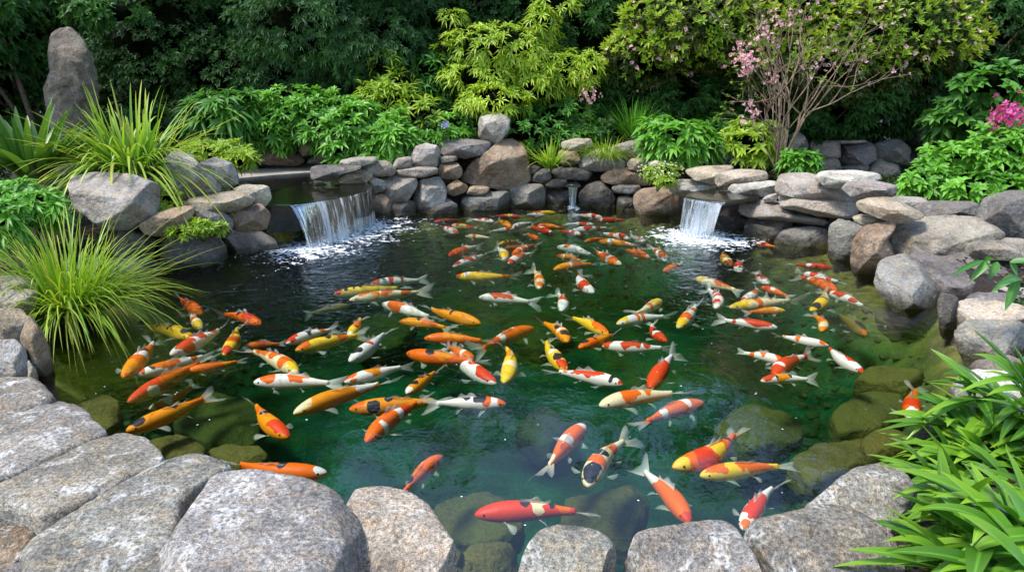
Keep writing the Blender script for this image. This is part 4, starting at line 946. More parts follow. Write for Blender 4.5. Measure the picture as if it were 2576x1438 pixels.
def whorls(P, axis, k, L, W, ang, droop, r, kind='tiny', nseg=3, prof='lance', fold=.25, rbase=None, jit=.25, stem=0.):
    """k leaves round each sprig point P with stem direction axis"""
    n = len(P); axis = nrm(axis); ref = np.where(np.abs(axis[:, 2:3]) < .9, np.array([[0, 0, 1.]]), np.array([[1., 0, 0]]))
    u = nrm(np.cross(axis, ref)); v = np.cross(axis, u)
    j = np.arange(k); phi = j * 2.4 + r.random((n, 1)) * 6.28 + r.normal(0, jit, (n, k)); al = r.uniform(ang[0], ang[1], (n, k))
    rad = np.cos(phi)[..., None] * u[:, None] + np.sin(phi)[..., None] * v[:, None]
    d = np.cos(al)[..., None] * axis[:, None] + np.sin(al)[..., None] * rad
    base = P[:, None] - axis[:, None] * (stem * (j / max(1, k - 1)))[None, :, None] + rad * .004
    rn = (np.zeros((n, 1)) if rbase is None else rbase[:, None]) * .6 + r.random((n, k)) * .4
    Ls = L * r.uniform(.65, 1.15, (n, k)); Ws = W * r.uniform(.75, 1.15, (n, k)); up = np.broadcast_to(axis[:, None] + 1e-3, d.shape)
    fl = lambda a: a.reshape(-1, *a.shape[2:])
    if kind == 'tiny': return tiny(fl(base), fl(d), fl(up), fl(Ls), fl(Ws), fl(rn), fold, droop)
    return leaves(fl(base), fl(d), fl(up), fl(Ls), fl(Ws), droop, nseg, prof, fold, fl(rn))
def lump(px, py, rx, ry, Y, dep=1.):
    c = at_Y(px, py, Y); s = c[1] / FPX * 1.02; return c, np.array([rx * s, (rx + ry) / 2 * s * dep, ry * s])
def sample_lumps(lumps, n, r, shell=(.72, 1.04), front=.75, zmin=None, nscale=2.2, gap=.0):
    ar = np.array([l[1][0] * l[1][2] for l in lumps]); k = r.choice(len(lumps), n, p=ar / ar.sum())
    C = np.array([l[0] for l in lumps])[k]; S = np.array([l[1] for l in lumps])[k]
    d = nrm(r.normal(size=(n, 3))); d[:, 1] = np.where(r.random(n) < front, -np.abs(d[:, 1]), d[:, 1])
    nz = np.array([mnoise.noise(Vector(p)) for p in (C + d * S) * nscale])
    f = r.uniform(shell[0], shell[1], n) + nz * .22
    P = C + d * S * f[:, None]; nr = nrm(d / S)
    keep = np.ones(n, bool)
    if zmin is not None: keep &= P[:, 2] > zmin
    if gap: keep &= nz > -gap + r.uniform(-.1, .1, n)
    # drop what lies well inside another lump
    for c, s in lumps:
        q = (((P - c) / s) ** 2).sum(1); keep &= q > .40
    return P[keep], nr[keep], np.clip(.5 + nz[keep] * .9, 0, 1)
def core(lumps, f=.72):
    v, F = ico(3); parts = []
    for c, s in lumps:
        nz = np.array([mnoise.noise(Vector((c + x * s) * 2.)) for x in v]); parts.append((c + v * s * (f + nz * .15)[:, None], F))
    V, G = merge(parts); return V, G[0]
M_CORE = plain_mat('crown_gap_shade', (.0015, .0025, .001), (.006, .010, .004), 9, .95, .08)  # near-black colour paints shade into the gaps between leaves
def branchy(base, tips, rad, r, wob=.08):
    parts = []
    for t in tips:
        m = (base + t) / 2 + r.normal(0, wob, 3) * np.linalg.norm(t - base); s = np.linspace(0, 1, 7)[:, None]
        path = (1 - s) ** 2 * base + 2 * s * (1 - s) * m + s * s * t; parts.append(tube(path, np.linspace(rad, rad * .25, 7), 6))
    return merge(parts)
def shrub(name, label, cat, lumps, n, k, L, W, mat, seed, ang=(.6, 1.35), upb=.5, droop=.2, kind='tiny', nseg=3, prof='lance', fold=.25, group=None, zmin=None, gap=.0, core_f=.62, base=None, trunk=.03, part='crown', shell=(.72, 1.04), stem=.0, front=.75, barkmat=None, nbr=7, nscale=2.2):
    r = np.random.default_rng(seed); lumps = [lump(*l) for l in lumps]
    P, N, rn = sample_lumps(lumps, n, r, shell, front, zmin, gap=gap, nscale=nscale)
    ax = nrm(N + np.array([0, -.15, upb]) + r.normal(0, .25, N.shape))
    V, F, A = whorls(P, ax, k, L, W, ang, droop, r, kind, nseg, prof, fold, rn, stem=stem)
    cmean = np.mean([l[0] for l in lumps], 0)
    if base is None:
        lo = min(l[0][2] - l[1][2] for l in lumps); base = np.array([cmean[0], cmean[1] + .1, max(lo - .1, .1)])
    e = empty(name, base); tag(e, label, cat, group)
    mesh_obj(part, V, [F], mat, e, base, ('lv', A))
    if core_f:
        cv, cf = core(lumps, core_f); o = mesh_obj('light_blocking_core', cv, cf, M_CORE, e, base)  # solid lumps added inside the crown to block light and sky
    tips = P[r.integers(0, len(P), nbr)] * .85 + cmean * .15
    tv, tf = branchy(base, tips, trunk, r); mesh_obj('trunk' if cat in ('tree', 'shrub', 'hedge') else 'stem', tv, tf, barkmat or (M_BARK if cat in ('tree', 'shrub', 'hedge') else M_STEM), e, base)
    return e
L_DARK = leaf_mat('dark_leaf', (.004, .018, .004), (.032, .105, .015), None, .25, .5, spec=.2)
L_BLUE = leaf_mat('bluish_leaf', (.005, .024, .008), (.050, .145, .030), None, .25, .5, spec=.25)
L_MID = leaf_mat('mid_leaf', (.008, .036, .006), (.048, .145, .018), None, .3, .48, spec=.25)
L_MED = leaf_mat('medium_leaf', (.018, .085, .010), (.10, .27, .03), None, .3, .45, spec=.3)
L_BRIGHT = leaf_mat('bright_leaf', (.035, .15, .012), (.18, .42, .04), None, .32)
L_LIME = leaf_mat('lime_leaf', (.07, .18, .010), (.26, .42, .03), (.36, .46, .04), .34)
L_YEL = leaf_mat('yellow_leaf', (.04, .16, .010), (.32, .50, .03), (.52, .60, .05), .36)
L_AZ = leaf_mat('azalea_leaf', (.007, .03, .005), (.05, .12, .012), (.13, .12, .015), .3, .42, .2, .3)
L_AZT = leaf_mat('azalea_tip', (.05, .22, .014), (.24, .48, .035), (.46, .44, .04), .34)
L_GRASS = leaf_mat('striped_grass', (.035, .16, .012), (.17, .38, .03), (.46, .50, .07), .3, .4, .3, .1, True)
L_GRASS2 = leaf_mat('water_grass', (.06, .18, .008), (.26, .42, .025), (.38, .44, .05), .3, .4, .2, .2, True)
L_STRAP = leaf_mat('strap_leaf', (.018, .075, .012), (.07, .19, .025), (.12, .2, .03), .28, .35, .2)
L_LILY = leaf_mat('lily_leaf', (.018, .09, .008), (.095, .27, .02), (.20, .34, .02), .3, .33, .35, .2)
M_PINK = leaf_mat('pink_petal', (.66, .34, .42), (.82, .62, .64), None, .35, .6, 0)
M_MAG = leaf_mat('magenta_petal', (.55, .06, .28), (.75, .20, .48), None, .35, .6, 0)
M_WHITEP = leaf_mat('white_petal', (.7, .7, .45), (.85, .84, .7), None, .35, .6, 0)
M_BLUEP = leaf_mat('lilac_petal', (.28, .28, .6), (.5, .5, .8), None, .35, .6, 0)

def hedge_all():
    H = 'tall hedge shrubs behind the pond'
    shrub('dark_shrub', 'dark broad leaved shrub spreading round the standing stone', 'shrub',
          [(10,120,130,170,10.6), (-30,300,120,120,10.2), (110,0,130,70,10.8), (265,35,90,30,9.2), (-60,40,150,160,10)], 4200, 7, .105, .045, L_MID, 21, upb=.35, droop=.35, trunk=.05, gap=.2, kind='leaf', nseg=2)
    shrub('hedge_shrub', 'dark hedge shrub with fine leaves between the standing stone and the leafy mounds', 'shrub',
          [(440,120,190,170,13.2), (620,210,180,130,12.9), (330,300,170,110,13), (480,-90,260,160,13.6), (300,-40,200,180,13.8), (420,-300,300,200,14.4), (200,-460,330,220,14.8)], 22000, 7, .085, .026, L_DARK, 22, trunk=.09, gap=.2)
    shrub('hedge_shrub', 'bluish green feathery hedge shrub behind the round leafy mound', 'shrub',
          [(800,80,190,130,12.6), (960,130,140,110,12.4), (740,200,130,90,12.5), (900,-90,260,150,13), (1080,40,110,120,12.8), (850,-140,300,130,13.6)], 13500, 8, .10, .024, L_BLUE, 23, trunk=.08, gap=.2, upb=.2, droop=.3)
    shrub('hedge_shrub', 'dark shrub filling the gap behind the tall lime sprigs', 'shrub',
          [(980,250,150,90,12.9), (1110,190,120,110,12.9), (1260,40,190,130,13.4), (1330,-80,240,120,14), (1200,230,140,90,13)], 9000, 7, .095, .028, L_DARK, 24, trunk=.07, gap=.2)
    shrub('hedge_shrub', 'tall dark green shrub with reddish stems behind the yellow shrub', 'shrub',
          [(1480,120,150,150,12.9), (1600,220,130,120,12.8), (1540,300,140,70,12.6), (1530,-60,200,140,13.3), (1620,20,120,90,13.6)], 9500, 8, .11, .032, L_MID, 25, trunk=.05, gap=.2, droop=.35)
    shrub('azalea', 'large azalea with orange and yellow new growth behind the thin pink flowered tree', 'shrub',
          [(1770,70,190,90,11.9), (1980,60,210,110,12.1), (2180,90,210,110,11.9), (2040,170,200,90,11.8), (1640,150,110,70,12), (2260,170,130,70,11.7)], 9000, 8, .095, .032, L_AZ, 26, trunk=.05, gap=.2)
    e = [o for o in scene.objects if o.name == 'azalea'][0]; r = np.random.default_rng(5)
    lm = [lump(*l) for l in [(1770,60,195,90,11.8), (1980,50,215,110,12.0), (2190,80,215,110,11.8), (1640,140,115,70,11.9), (2060,150,190,80,11.7)]]
    P, N, rn = sample_lumps(lm, 3000, r, (.95, 1.12), .8); k = P[:, 2] > 1.9 + .4 * r.random(len(P)); P, N, rn = P[k], N[k], rn[k]
    V, F, A = whorls(P, nrm(N + [0, 0, .8]), 6, .115, .036, (.3, 1.1), .1, r, 'tiny', rbase=rn); mesh_obj('new_growth', V, [F], L_AZT, e, e.location, ('lv', A))
    P, N, rn = sample_lumps(lm, 420, r, (1.0, 1.12), .8); V, F, A = whorls(P, nrm(N + [0, 0, .8]), 7, .05, .035, (.5, 1.3), .1, r, 'tiny', rbase=rn); mesh_obj('blossom', V, [F], M_PINK, e, e.location, ('lv', A))
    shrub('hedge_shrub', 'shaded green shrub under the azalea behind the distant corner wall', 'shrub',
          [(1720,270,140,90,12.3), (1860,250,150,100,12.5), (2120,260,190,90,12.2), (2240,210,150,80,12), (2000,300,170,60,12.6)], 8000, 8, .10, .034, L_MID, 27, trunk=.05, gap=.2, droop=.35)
    shrub('hedge_shrub', 'almost black shrub in the far corner beyond the big leafy bush', 'shrub',
          [(2430,100,200,160,13.2), (2560,260,180,150,12.8), (2380,300,150,80,13), (2620,20,180,200,13), (2420,-20,220,110,13.6)], 9000, 7, .10, .034, L_DARK, 28, trunk=.08, gap=.2)
    # undergrowth that closes the foot of the hedge
    r = np.random.default_rng(9); pts = []
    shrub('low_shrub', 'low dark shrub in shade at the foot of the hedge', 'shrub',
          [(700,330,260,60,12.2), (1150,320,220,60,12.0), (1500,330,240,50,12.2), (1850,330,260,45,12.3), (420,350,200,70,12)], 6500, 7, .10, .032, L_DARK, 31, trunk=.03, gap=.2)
hedge_all()
def backdrop():
    for k, (lm, lab) in enumerate([
        ([(-100,120,330,260,15.5),(250,60,300,280,15.8),(560,100,260,260,15.6),(30,-330,330,240,16),(420,-420,300,240,16)], 'tall dark tree wall rising behind the standing stone'),
        ([(900,60,260,230,15.6),(1200,90,260,200,15.6),(1500,80,240,190,15.6)], 'dark tree crowns behind the feathery hedge and yellow shrub'),
        ([(1800,130,260,160,15.5),(2100,60,260,210,15.5),(2380,20,260,260,15.4),(2680,100,260,300,15.2),(2330,-290,210,170,15.6),(2620,-400,230,220,15.6),(2130,-200,130,120,15.6)], 'dark tree crowns beyond the azalea and far corner')]):
        shrub('hedge_tree', lab, 'tree', lm, 9000, 7, .20, .085, L_DARK, 130 + k, upb=.2, droop=.3, trunk=.12, shell=(.8, 1.05), core_f=.7, front=.9)
    shrub('overhanging_tree', 'loose tree crown arching over behind the azalea and mirrored in the pond', 'tree', [(1800,-140,150,110,11.6),(2000,-190,170,150,11.6),(2160,-110,130,100,11.6),(1900,-320,150,110,11.6),(1640,-230,90,70,11.6),(2180,-320,150,130,11.7),(1560,-330,70,60,11.6)], 2500, 6, .13, .05, L_MID, 139, upb=.3, droop=.3, gap=.05, core_f=None, trunk=.06, base=np.array([5.6, 13.2, .4]), nbr=16, shell=(.3, 1.1))
    shrub('overhanging_tree', 'tall feathery tree top above the lime sprigs, mirrored in the pond', 'tree', [(1020,-190,110,90,12.4),(1150,-260,120,90,12.4),(1290,-230,90,70,12.4),(900,-270,120,110,12.4),(1100,-380,80,70,12.4)], 1900, 6, .12, .045, L_MID, 138, upb=.3, droop=.3, gap=.05, core_f=None, trunk=.06, base=np.array([-1.2, 13.6, .4]), nbr=16, shell=(.3, 1.1))
backdrop()

def litter():
    r = np.random.default_rng(140); P = np.stack([r.uniform(-7.5, 7.5, 30000), r.uniform(2., 12.5, 30000)], 1); s = seg_dist(P, OUT); u = seg_dist(P, UPPER); P = P[(s > .45) & (u > .15)]
    z = ground_h(P); P = np.column_stack([P, z + .012]); n = len(P); g = r.random(n) < .62; g &= np.array([mnoise.noise(Vector((p[0] * 1.1, p[1] * 1.1, 3.))) > -.12 for p in P])
    V, F, A = whorls(P[g], np.tile([0, 0, 1.], (g.sum(), 1)) + r.normal(0, .2, (g.sum(), 3)), 6, .065, .028, (.5, 1.25), .2, r); tag(mesh_obj('low_ground_cover', V, [F], L_MID, attr=('lv', A)), 'low green ground cover creeping over the soil beds', 'ground cover', kind='stuff')
    q = ~g; V, F, A = whorls(P[q], np.tile([0, 0, 1.], (q.sum(), 1)) + r.normal(0, .3, (q.sum(), 3)), 2, .05, .03, (1.2, 1.6), .0, r); tag(mesh_obj('leaf_litter', V, [F], leaf_mat('dead_leaf', (.06, .03, .012), (.20, .11, .04), None, .1, .8, 0), attr=('lv', A)), 'brown fallen leaves scattered over the soil beds', 'leaf litter', kind='stuff')
    # bubbles and specks drifting on the pond
    r = np.random.default_rng(141); Q = np.stack([r.uniform(-5, 5, 5000), r.uniform(2.4, 10.4, 5000)], 1); Q = Q[seg_dist(Q, OUT) < -.1][:170]; th = np.linspace(0, 6.283, 7)[:-1]; V = []; F = []
    for k, (x, y) in enumerate(Q):
        a = r.uniform(.0015, .004) * (1 + .12 * y); V += [(x + a * math.cos(t) * r.uniform(.7, 1.3), y + a * math.sin(t) * r.uniform(.7, 1.3), .003) for t in th]; F.append(list(range(k * 6, k * 6 + 6)))
    tag(mesh_obj('floating_specks', V, F, M_FOAM, smooth=False), 'tiny pale specks and bubbles drifting on the pond', 'specks', kind='stuff')
litter()

def mounds():
    G = 'leafy mounds behind the stone wall'
    K = dict(kind='leaf', nseg=3, upb=.9, core_f=.6, trunk=.012, part='leaves', front=.8, nscale=4)
    shrub('leafy_plant', 'big rounded mound of glossy green leaves behind the tilted brown stone', 'plant', [(740,290,105,65,11.4), (690,330,75,45,11.2), (810,310,85,60,11.2), (850,270,60,35,11.5)], 420, 9, .17, .048, L_BRIGHT, 41, droop=.35, group=G, **K)
    shrub('leafy_plant', 'dark fountain of long arching leaves behind the tall striped grass', 'plant', [(575,290,72,62,11.0), (520,300,50,50,11.1)], 130, 10, .28, .06, L_MED, 42, droop=.5, group=G, **K)
    shrub('leafy_plant', 'low lime green feathery plant above the bluish grey angular boulder', 'plant', [(545,385,85,32,9.2), (600,400,45,24,9.0)], 170, 9, .12, .028, L_LIME, 43, droop=.3, group=G, **K)
    shrub('leafy_plant', 'spreading whorled plant beside the tilted brown stone', 'plant', [(880,330,60,55,10.8), (860,375,40,30,10.6), (905,290,40,40,11)], 120, 8, .19, .06, L_BRIGHT, 44, droop=.4, group=G, **K)
    shrub('leafy_plant', 'bright whorled plant behind the squarish slate grey stone', 'plant', [(990,350,60,45,10.7), (1000,320,30,40,10.9), (960,385,40,22,10.5)], 110, 9, .20, .055, L_BRIGHT, 45, droop=.35, group=G, **K)
    shrub('leafy_plant', 'low green plant with a lilac flower behind the dark capstone', 'plant', [(1110,340,60,35,11.0), (1150,320,60,40,11.4), (1200,330,50,40,11.5)], 130, 8, .15, .045, L_BRIGHT, 46, droop=.35, group=G, **K)
    shrub('leafy_plant', 'mixed green plant under the yellow shrub beside the upright grey stone', 'plant', [(1320,330,70,45,11.3), (1290,300,60,40,11.6), (1400,300,70,45,11.6)], 170, 8, .14, .042, L_MED, 47, droop=.35, group=G, **K)
    shrub('leafy_plant', 'loose green plant between the yellow shrub and the upright grass tuft', 'plant', [(1440,300,60,45,11.7), (1480,340,50,30,11.5), (1410,350,40,25,11.3)], 130, 8, .16, .045, L_MED, 62, droop=.35, group=G, **K)
    shrub('leafy_plant', 'broad leaved mound behind the small tan block', 'plant', [(1700,350,75,48,10.5), (1660,330,55,35,10.8), (1760,365,45,35,10.4)], 150, 8, .20, .075, L_BRIGHT, 48, droop=.45, prof='oval', group=G, **K)
    shrub('leafy_plant', 'pale tipped mound just before the thin pink flowered tree', 'plant', [(1890,365,62,45,10.4), (1870,340,45,35,10.6), (1930,350,30,40,10.5)], 130, 9, .18, .06, L_LIME, 49, droop=.4, prof='oval', group=G, **K)
    shrub('leafy_plant', 'small leafy plant at the thin pink flowered tree\'s foot', 'plant', [(2010,405,42,30,9.9)], 46, 9, .17, .055, L_BRIGHT, 50, droop=.4, group=G, **K)
    shrub('leafy_plant', 'green plant under the azalea behind the pale tipped mound', 'plant', [(1830,320,60,30,11.4), (1780,300,40,25,11.8)], 80, 8, .16, .045, L_BRIGHT, 51, droop=.3, group=G, **K)
    shrub('leafy_plant', 'dark ferny plant half behind the water grass', 'plant', [(50,500,75,45,6.4), (100,520,60,40,6.2), (20,560,60,60,5.9)], 190, 9, .13, .04, L_BRIGHT, 52, droop=.45, group=None, **K)
    shrub('leafy_bush', 'large bright bush of pointed leaves over the slate slabs', 'plant', [(2420,420,120,65,8.3), (2530,400,110,95,8.2), (2340,460,60,35,8.0), (2480,470,110,40,7.8), (2600,440,70,80,8)], 620, 8, .135, .058, L_BRIGHT, 53, droop=.35, group=None, **K)
    shrub('leafy_bush', 'shaded bush with wide lobed leaves under the far corner', 'plant', [(2500,220,110,50,10.6), (2430,290,100,45,10.8), (2560,300,90,60,10.4), (2400,310,70,35,11)], 260, 7, .19, .11, L_MED, 54, droop=.4, prof='oval', group=None, **K)
    shrub('tall_plant', 'lime plant with tall upright sprigs before the dark gap in the hedge', 'plant', [(985,260,85,60,11.6), (975,190,38,70,11.8), (1000,225,55,50,11.6), (930,230,30,22,11.5), (1060,290,60,50,11.4)], 150, 10, .20, .038, L_LIME, 55, droop=.35, stem=.12, **K)
    shrub('tall_plant', 'darker green upright plant beside the yellow shrub', 'plant', [(1095,185,58,60,12.0), (1080,240,50,50,11.9)], 90, 9, .19, .045, L_MED, 56, droop=.35, stem=.1, **K)
    K2 = dict(kind='leaf', nseg=2, upb=.6, core_f=.55, part='crown', front=.75)
    shrub('yellow_shrub', 'glowing yellow green shrub rising above the back wall', 'shrub',
          [(1270,120,140,55,11.8), (1400,175,110,50,11.8), (1220,190,95,55,11.7), (1330,200,130,60,11.9), (1250,250,90,40,11.4), (1180,260,35,25,11.3), (1400,10,50,25,11.7), (1360,60,40,40,11.7), (1140,40,28,18,11.8), (1165,80,16,22,11.8), (1480,170,35,40,11.6)], 1050, 8, .14, .032, L_YEL, 57, droop=.45, trunk=.025, **K2)
    K3 = dict(kind='leaf', nseg=2, upb=.8, core_f=.5, trunk=.006, part='leaves', front=.8, nscale=6)
    shrub('creeping_plant', 'small fern like plant between the broad flat boulder and tan flagstones', 'plant', [(425,500,28,35,6.9), (410,535,20,18,6.7)], 90, 8, .075, .02, L_LIME, 58, droop=.3, **K3)
    shrub('creeping_plant', 'low creeping plant on top of the domed boulder', 'plant', [(500,570,50,16,6.65), (450,582,28,14,6.5), (545,572,25,10,6.7)], 150, 7, .06, .022, L_LIME, 59, droop=.2, **K3)
    shrub('ground_cover', 'low ground cover with tiny white flowers hanging over the wall', 'plant', [(1665,430,50,22,9.75), (1640,440,30,18,9.7), (1670,455,30,14,9.6)], 210, 7, .05, .018, L_LIME, 60, droop=.3, **K3)
    e = [o for o in scene.objects if o.name == 'ground_cover'][0]; r = np.random.default_rng(61)
    P, N, rn = sample_lumps([lump(1660,428,52,22,9.7)], 90, r, (1., 1.15)); V, F, A = whorls(P, nrm(N + [0, 0, 1]), 5, .018, .014, (.8, 1.3), 0, r); mesh_obj('blossom', V, [F], M_WHITEP, e, e.location, ('lv', A))
mounds()

def grass(name, label, base, n, L, W, mat, seed, spread=.15, lean=(.15, 1.0), droop=(.3, .9), nseg=9, prof='blade', cat='grass clump', fold=.2, az=None, part='blades', dz=0.):
    r = np.random.default_rng(seed); base = np.array(base); th = r.uniform(0, 2 * math.pi, n) if az is None else r.uniform(az[0], az[1], n)
    rad = spread * np.sqrt(r.random(n)); B = base + np.stack([np.cos(th) * rad, np.sin(th) * rad, np.zeros(n) + dz], 1)
    le = lean[0] + (lean[1] - lean[0]) * r.random(n) ** .8; th2 = th + r.normal(0, .35, n)
    d = np.stack([np.cos(th2) * np.sin(le), np.sin(th2) * np.sin(le), np.cos(le)], 1); up = np.stack([-np.cos(th2) * np.cos(le), -np.sin(th2) * np.cos(le), np.sin(le)], 1)
    Ls = r.uniform(L[0], L[1], n); dr = r.uniform(droop[0], droop[1], n)
    V, F, A = leaves(B, d, up, Ls, r.uniform(W[0], W[1], n), dr, nseg, prof, fold, r=r)
    e = empty(name, base); tag(e, label, cat); mesh_obj(part, V, [F], mat, e, base, ('lv', A))
    # crown of old brown bases
    m = max(10, n // 12); th = r.uniform(0, 6.28, m); B2 = base + np.stack([np.cos(th), np.sin(th), 0 * th], 1) * spread * r.random((m, 1)); d2 = np.stack([np.cos(th) * .5, np.sin(th) * .5, 1 + 0 * th], 1)
    V, F, A = leaves(B2, d2, np.stack([-np.cos(th), -np.sin(th), .5 + 0 * th], 1), L[0] * .35, W[1] * 1.2, .2, 3, 'blade', .2, r=r); mesh_obj('base_sheath', V, [F], M_STRAW, e, base, ('lv', A)); return e
M_STRAW = leaf_mat('straw', (.10, .07, .025), (.24, .17, .06), None, .2, .7, 0)
def grasses():
    grass('grass_clump', 'tall yellow green striped grass clump behind the flat grey boulder', at_Y(335, 440, 7.4), 520, (.6, 1.4), (.020, .040), L_GRASS, 71, .24, (.03, 1.15), (.2, 1.0))
    grass('water_grass', 'fine arching water grass growing at the pond\'s edge', at_z(178, 795, .02), 950, (.65, 1.35), (.008, .018), L_GRASS2, 72, .20, (.03, 1.0), (.2, 1.0))
    grass('strap_plant', 'broad strap leaved plant in front of the standing stone', at_Y(75, 445, 7.2), 54, (.7, 1.05), (.08, .12), L_STRAP, 73, .16, (.15, .95), (.05, .4), 7, 'lance', 'plant', .18, part='leaves')
    grass('grass_clump', 'small yellow striped grass tuft sprouting from the back wall', at_Y(1382, 425, 10.45), 130, (.35, .75), (.016, .028), L_LIME, 74, .06, (.05, .9), (.1, .7))
    grass('grass_clump', 'fine pale grass tuft behind the warm grey capstone', at_Y(1525, 398, 10.9), 420, (.4, .75), (.007, .011), L_LIME, 75, .28, (.1, 1.0), (.3, .9))
    grass('grass_clump', 'upright green grass tuft under the dark hedge', at_Y(1590, 350, 11.5), 200, (.55, 1.0), (.016, .026), L_BRIGHT, 76, .15, (.05, .8), (.1, .6))
    grass('iris_clump', 'upright bluish iris blades beside the yellow shrub', at_Y(1125, 320, 11.9), 36, (.5, .85), (.025, .038), L_STRAP, 77, .12, (.02, .35), (0, .15), cat='plant')
    grass('grass_clump', 'thin grass tuft among leaves behind the long thin stone', at_Y(1045, 375, 10.9), 30, (.3, .5), (.008, .012), L_LIME, 78, .1, (.2, .9), (.3, .8))
grasses()

def thin_tree():
    r = np.random.default_rng(81); b = at_Y(1958, 432, 10.0); e = empty('small_tree', b); tag(e, 'small many stemmed tree with bare twigs and pink blossom', 'tree')
    parts = []; tipsP = []; tipsD = []
    def grow_(p, d, L, rad, lvl):
        n = 7; pts = [p]; q = d.copy()
        for i in range(n - 1): q = nrm(q + r.normal(0, .09, 3) + np.array([0, 0, .04])); pts.append(pts[-1] + q * L / (n - 1))
        parts.append(tube(pts, np.linspace(rad, rad * .55, n), 5 if lvl else 7))
        if lvl >= 3 or rad < .0035:
            tipsP.append(pts[-1]); tipsD.append(q); tipsP.append(pts[4]); tipsD.append(q); return
        for c in range(r.integers(2, 4) if lvl else 2):
            a = r.normal(0, .38, 3); a[1] *= .7; s = pts[-1] if c < 2 else pts[r.integers(3, 6)]
            grow_(s, nrm(q + a), L * r.uniform(.6, .85), rad * .6, lvl + 1)
    for k, (tx, ty) in enumerate([(1850,190),(1880,120),(1900,60),(1940,90),(1965,150),(1990,60),(2030,110),(2080,150),(2130,200),(2010,200),(1935,220),(2110,90),(1870,290),(2060,220)]):
        t = at_Y(tx, ty, 10.0 + r.uniform(-.5, .6)); d = t - b; L = np.linalg.norm(d); d = nrm(d); d = nrm(d + np.array([0, 0, .35]) * (abs(d[0]) > .2)); st = b + np.array([r.normal(0, .03), r.normal(0, .03), 0])
        grow_(st, d, L * .5, r.uniform(.014, .024), 0)
    parts.append(tube([b - [0, 0, .1], b + [0.01, 0, .12], b + [.015, 0, .3]], [.05, .042, .036], 9))
    V, G = merge(parts); mesh_obj('trunk', V, G, plain_mat('pale_bark', (.10, .065, .04), (.30, .21, .13), 30), e, b)
    P = np.array(tipsP); D = np.array(tipsD); k = (P[:, 2] > 2.0) | (r.random(len(P)) < .35)
    V, F, A = whorls(P[k], D[k] + [0, 0, .3], 6, .055, .018, (.4, 1.2), .2, r); mesh_obj('leaves', V, [F], L_AZT, e, b, ('lv', A))
    k = (r.random(len(P)) < .13); cl = [at_Y(x, y, 9.75) + r.normal(0, s, 3) for x, y, s, m in [(1872,150,.10,70),(1860,140,.07,40),(1885,175,.05,20),(1890,265,.06,16),(1900,285,.05,16),(1920,90,.08,25),(1945,60,.1,20),(2030,20,.12,24),(1990,40,.1,16),(2045,165,.05,10),(2105,170,.06,10),(1870,300,.04,8),(1940,205,.08,14)] for _ in range(int(m * .65))]
    P2 = np.vstack([P[k], np.array(cl)]); V, F, A = whorls(P2, r.normal(0, 1, P2.shape) + [0, -.6, .3], 5, .038, .03, (.7, 1.3), .05, r); mesh_obj('blossom', V, [F], M_PINK, e, b, ('lv', A))
thin_tree()

def flower(name, label, px, py, Y, h, mat, seed, n=40, sc=.05, sz=.04):
    r = np.random.default_rng(seed); top = at_Y(px, py, Y); b = top - [r.normal(0, .03), -.05, h]; e = empty(name, b); tag(e, label, 'flower')
    V, G = branchy(b, [top, top + [.04, 0, -.06], top + [-.05, .0, -.03]], .008, r, .04); mesh_obj('stem', V, G, M_STEM, e, b)
    P = top + r.normal(0, 1, (n, 3)) * [sc, sc, sc * .9]; V, F, A = whorls(P, P - top + [0, -.02, .02], 5, sz, sz * .8, (.7, 1.3), .05, r); mesh_obj('blossom', V, [F], mat, e, b, ('lv', A))
    P = b + (top - b) * r.uniform(.1, .85, (14, 1)); V, F, A = whorls(P, np.tile([0, -.2, 1.], (14, 1)), 3, .10, .03, (.6, 1.2), .3, r); mesh_obj('leaves', V, [F], L_BRIGHT, e, b, ('lv', A))
flower('pink_flower', 'tall pink flower head above the large bright bush', 2540, 290, 8.0, .55, M_MAG, 91, 90, .09, .045)
flower('pink_flower', 'thin stalk of pinkish seed heads beside the yellow shrub', 1482, 240, 11.3, .6, M_PINK, 92, 34, .09, .035)
flower('lilac_flower', 'single pale lilac flower among leaves behind the dark capstone', 1118, 316, 10.6, .25, M_BLUEP, 93, 12, .03, .035)

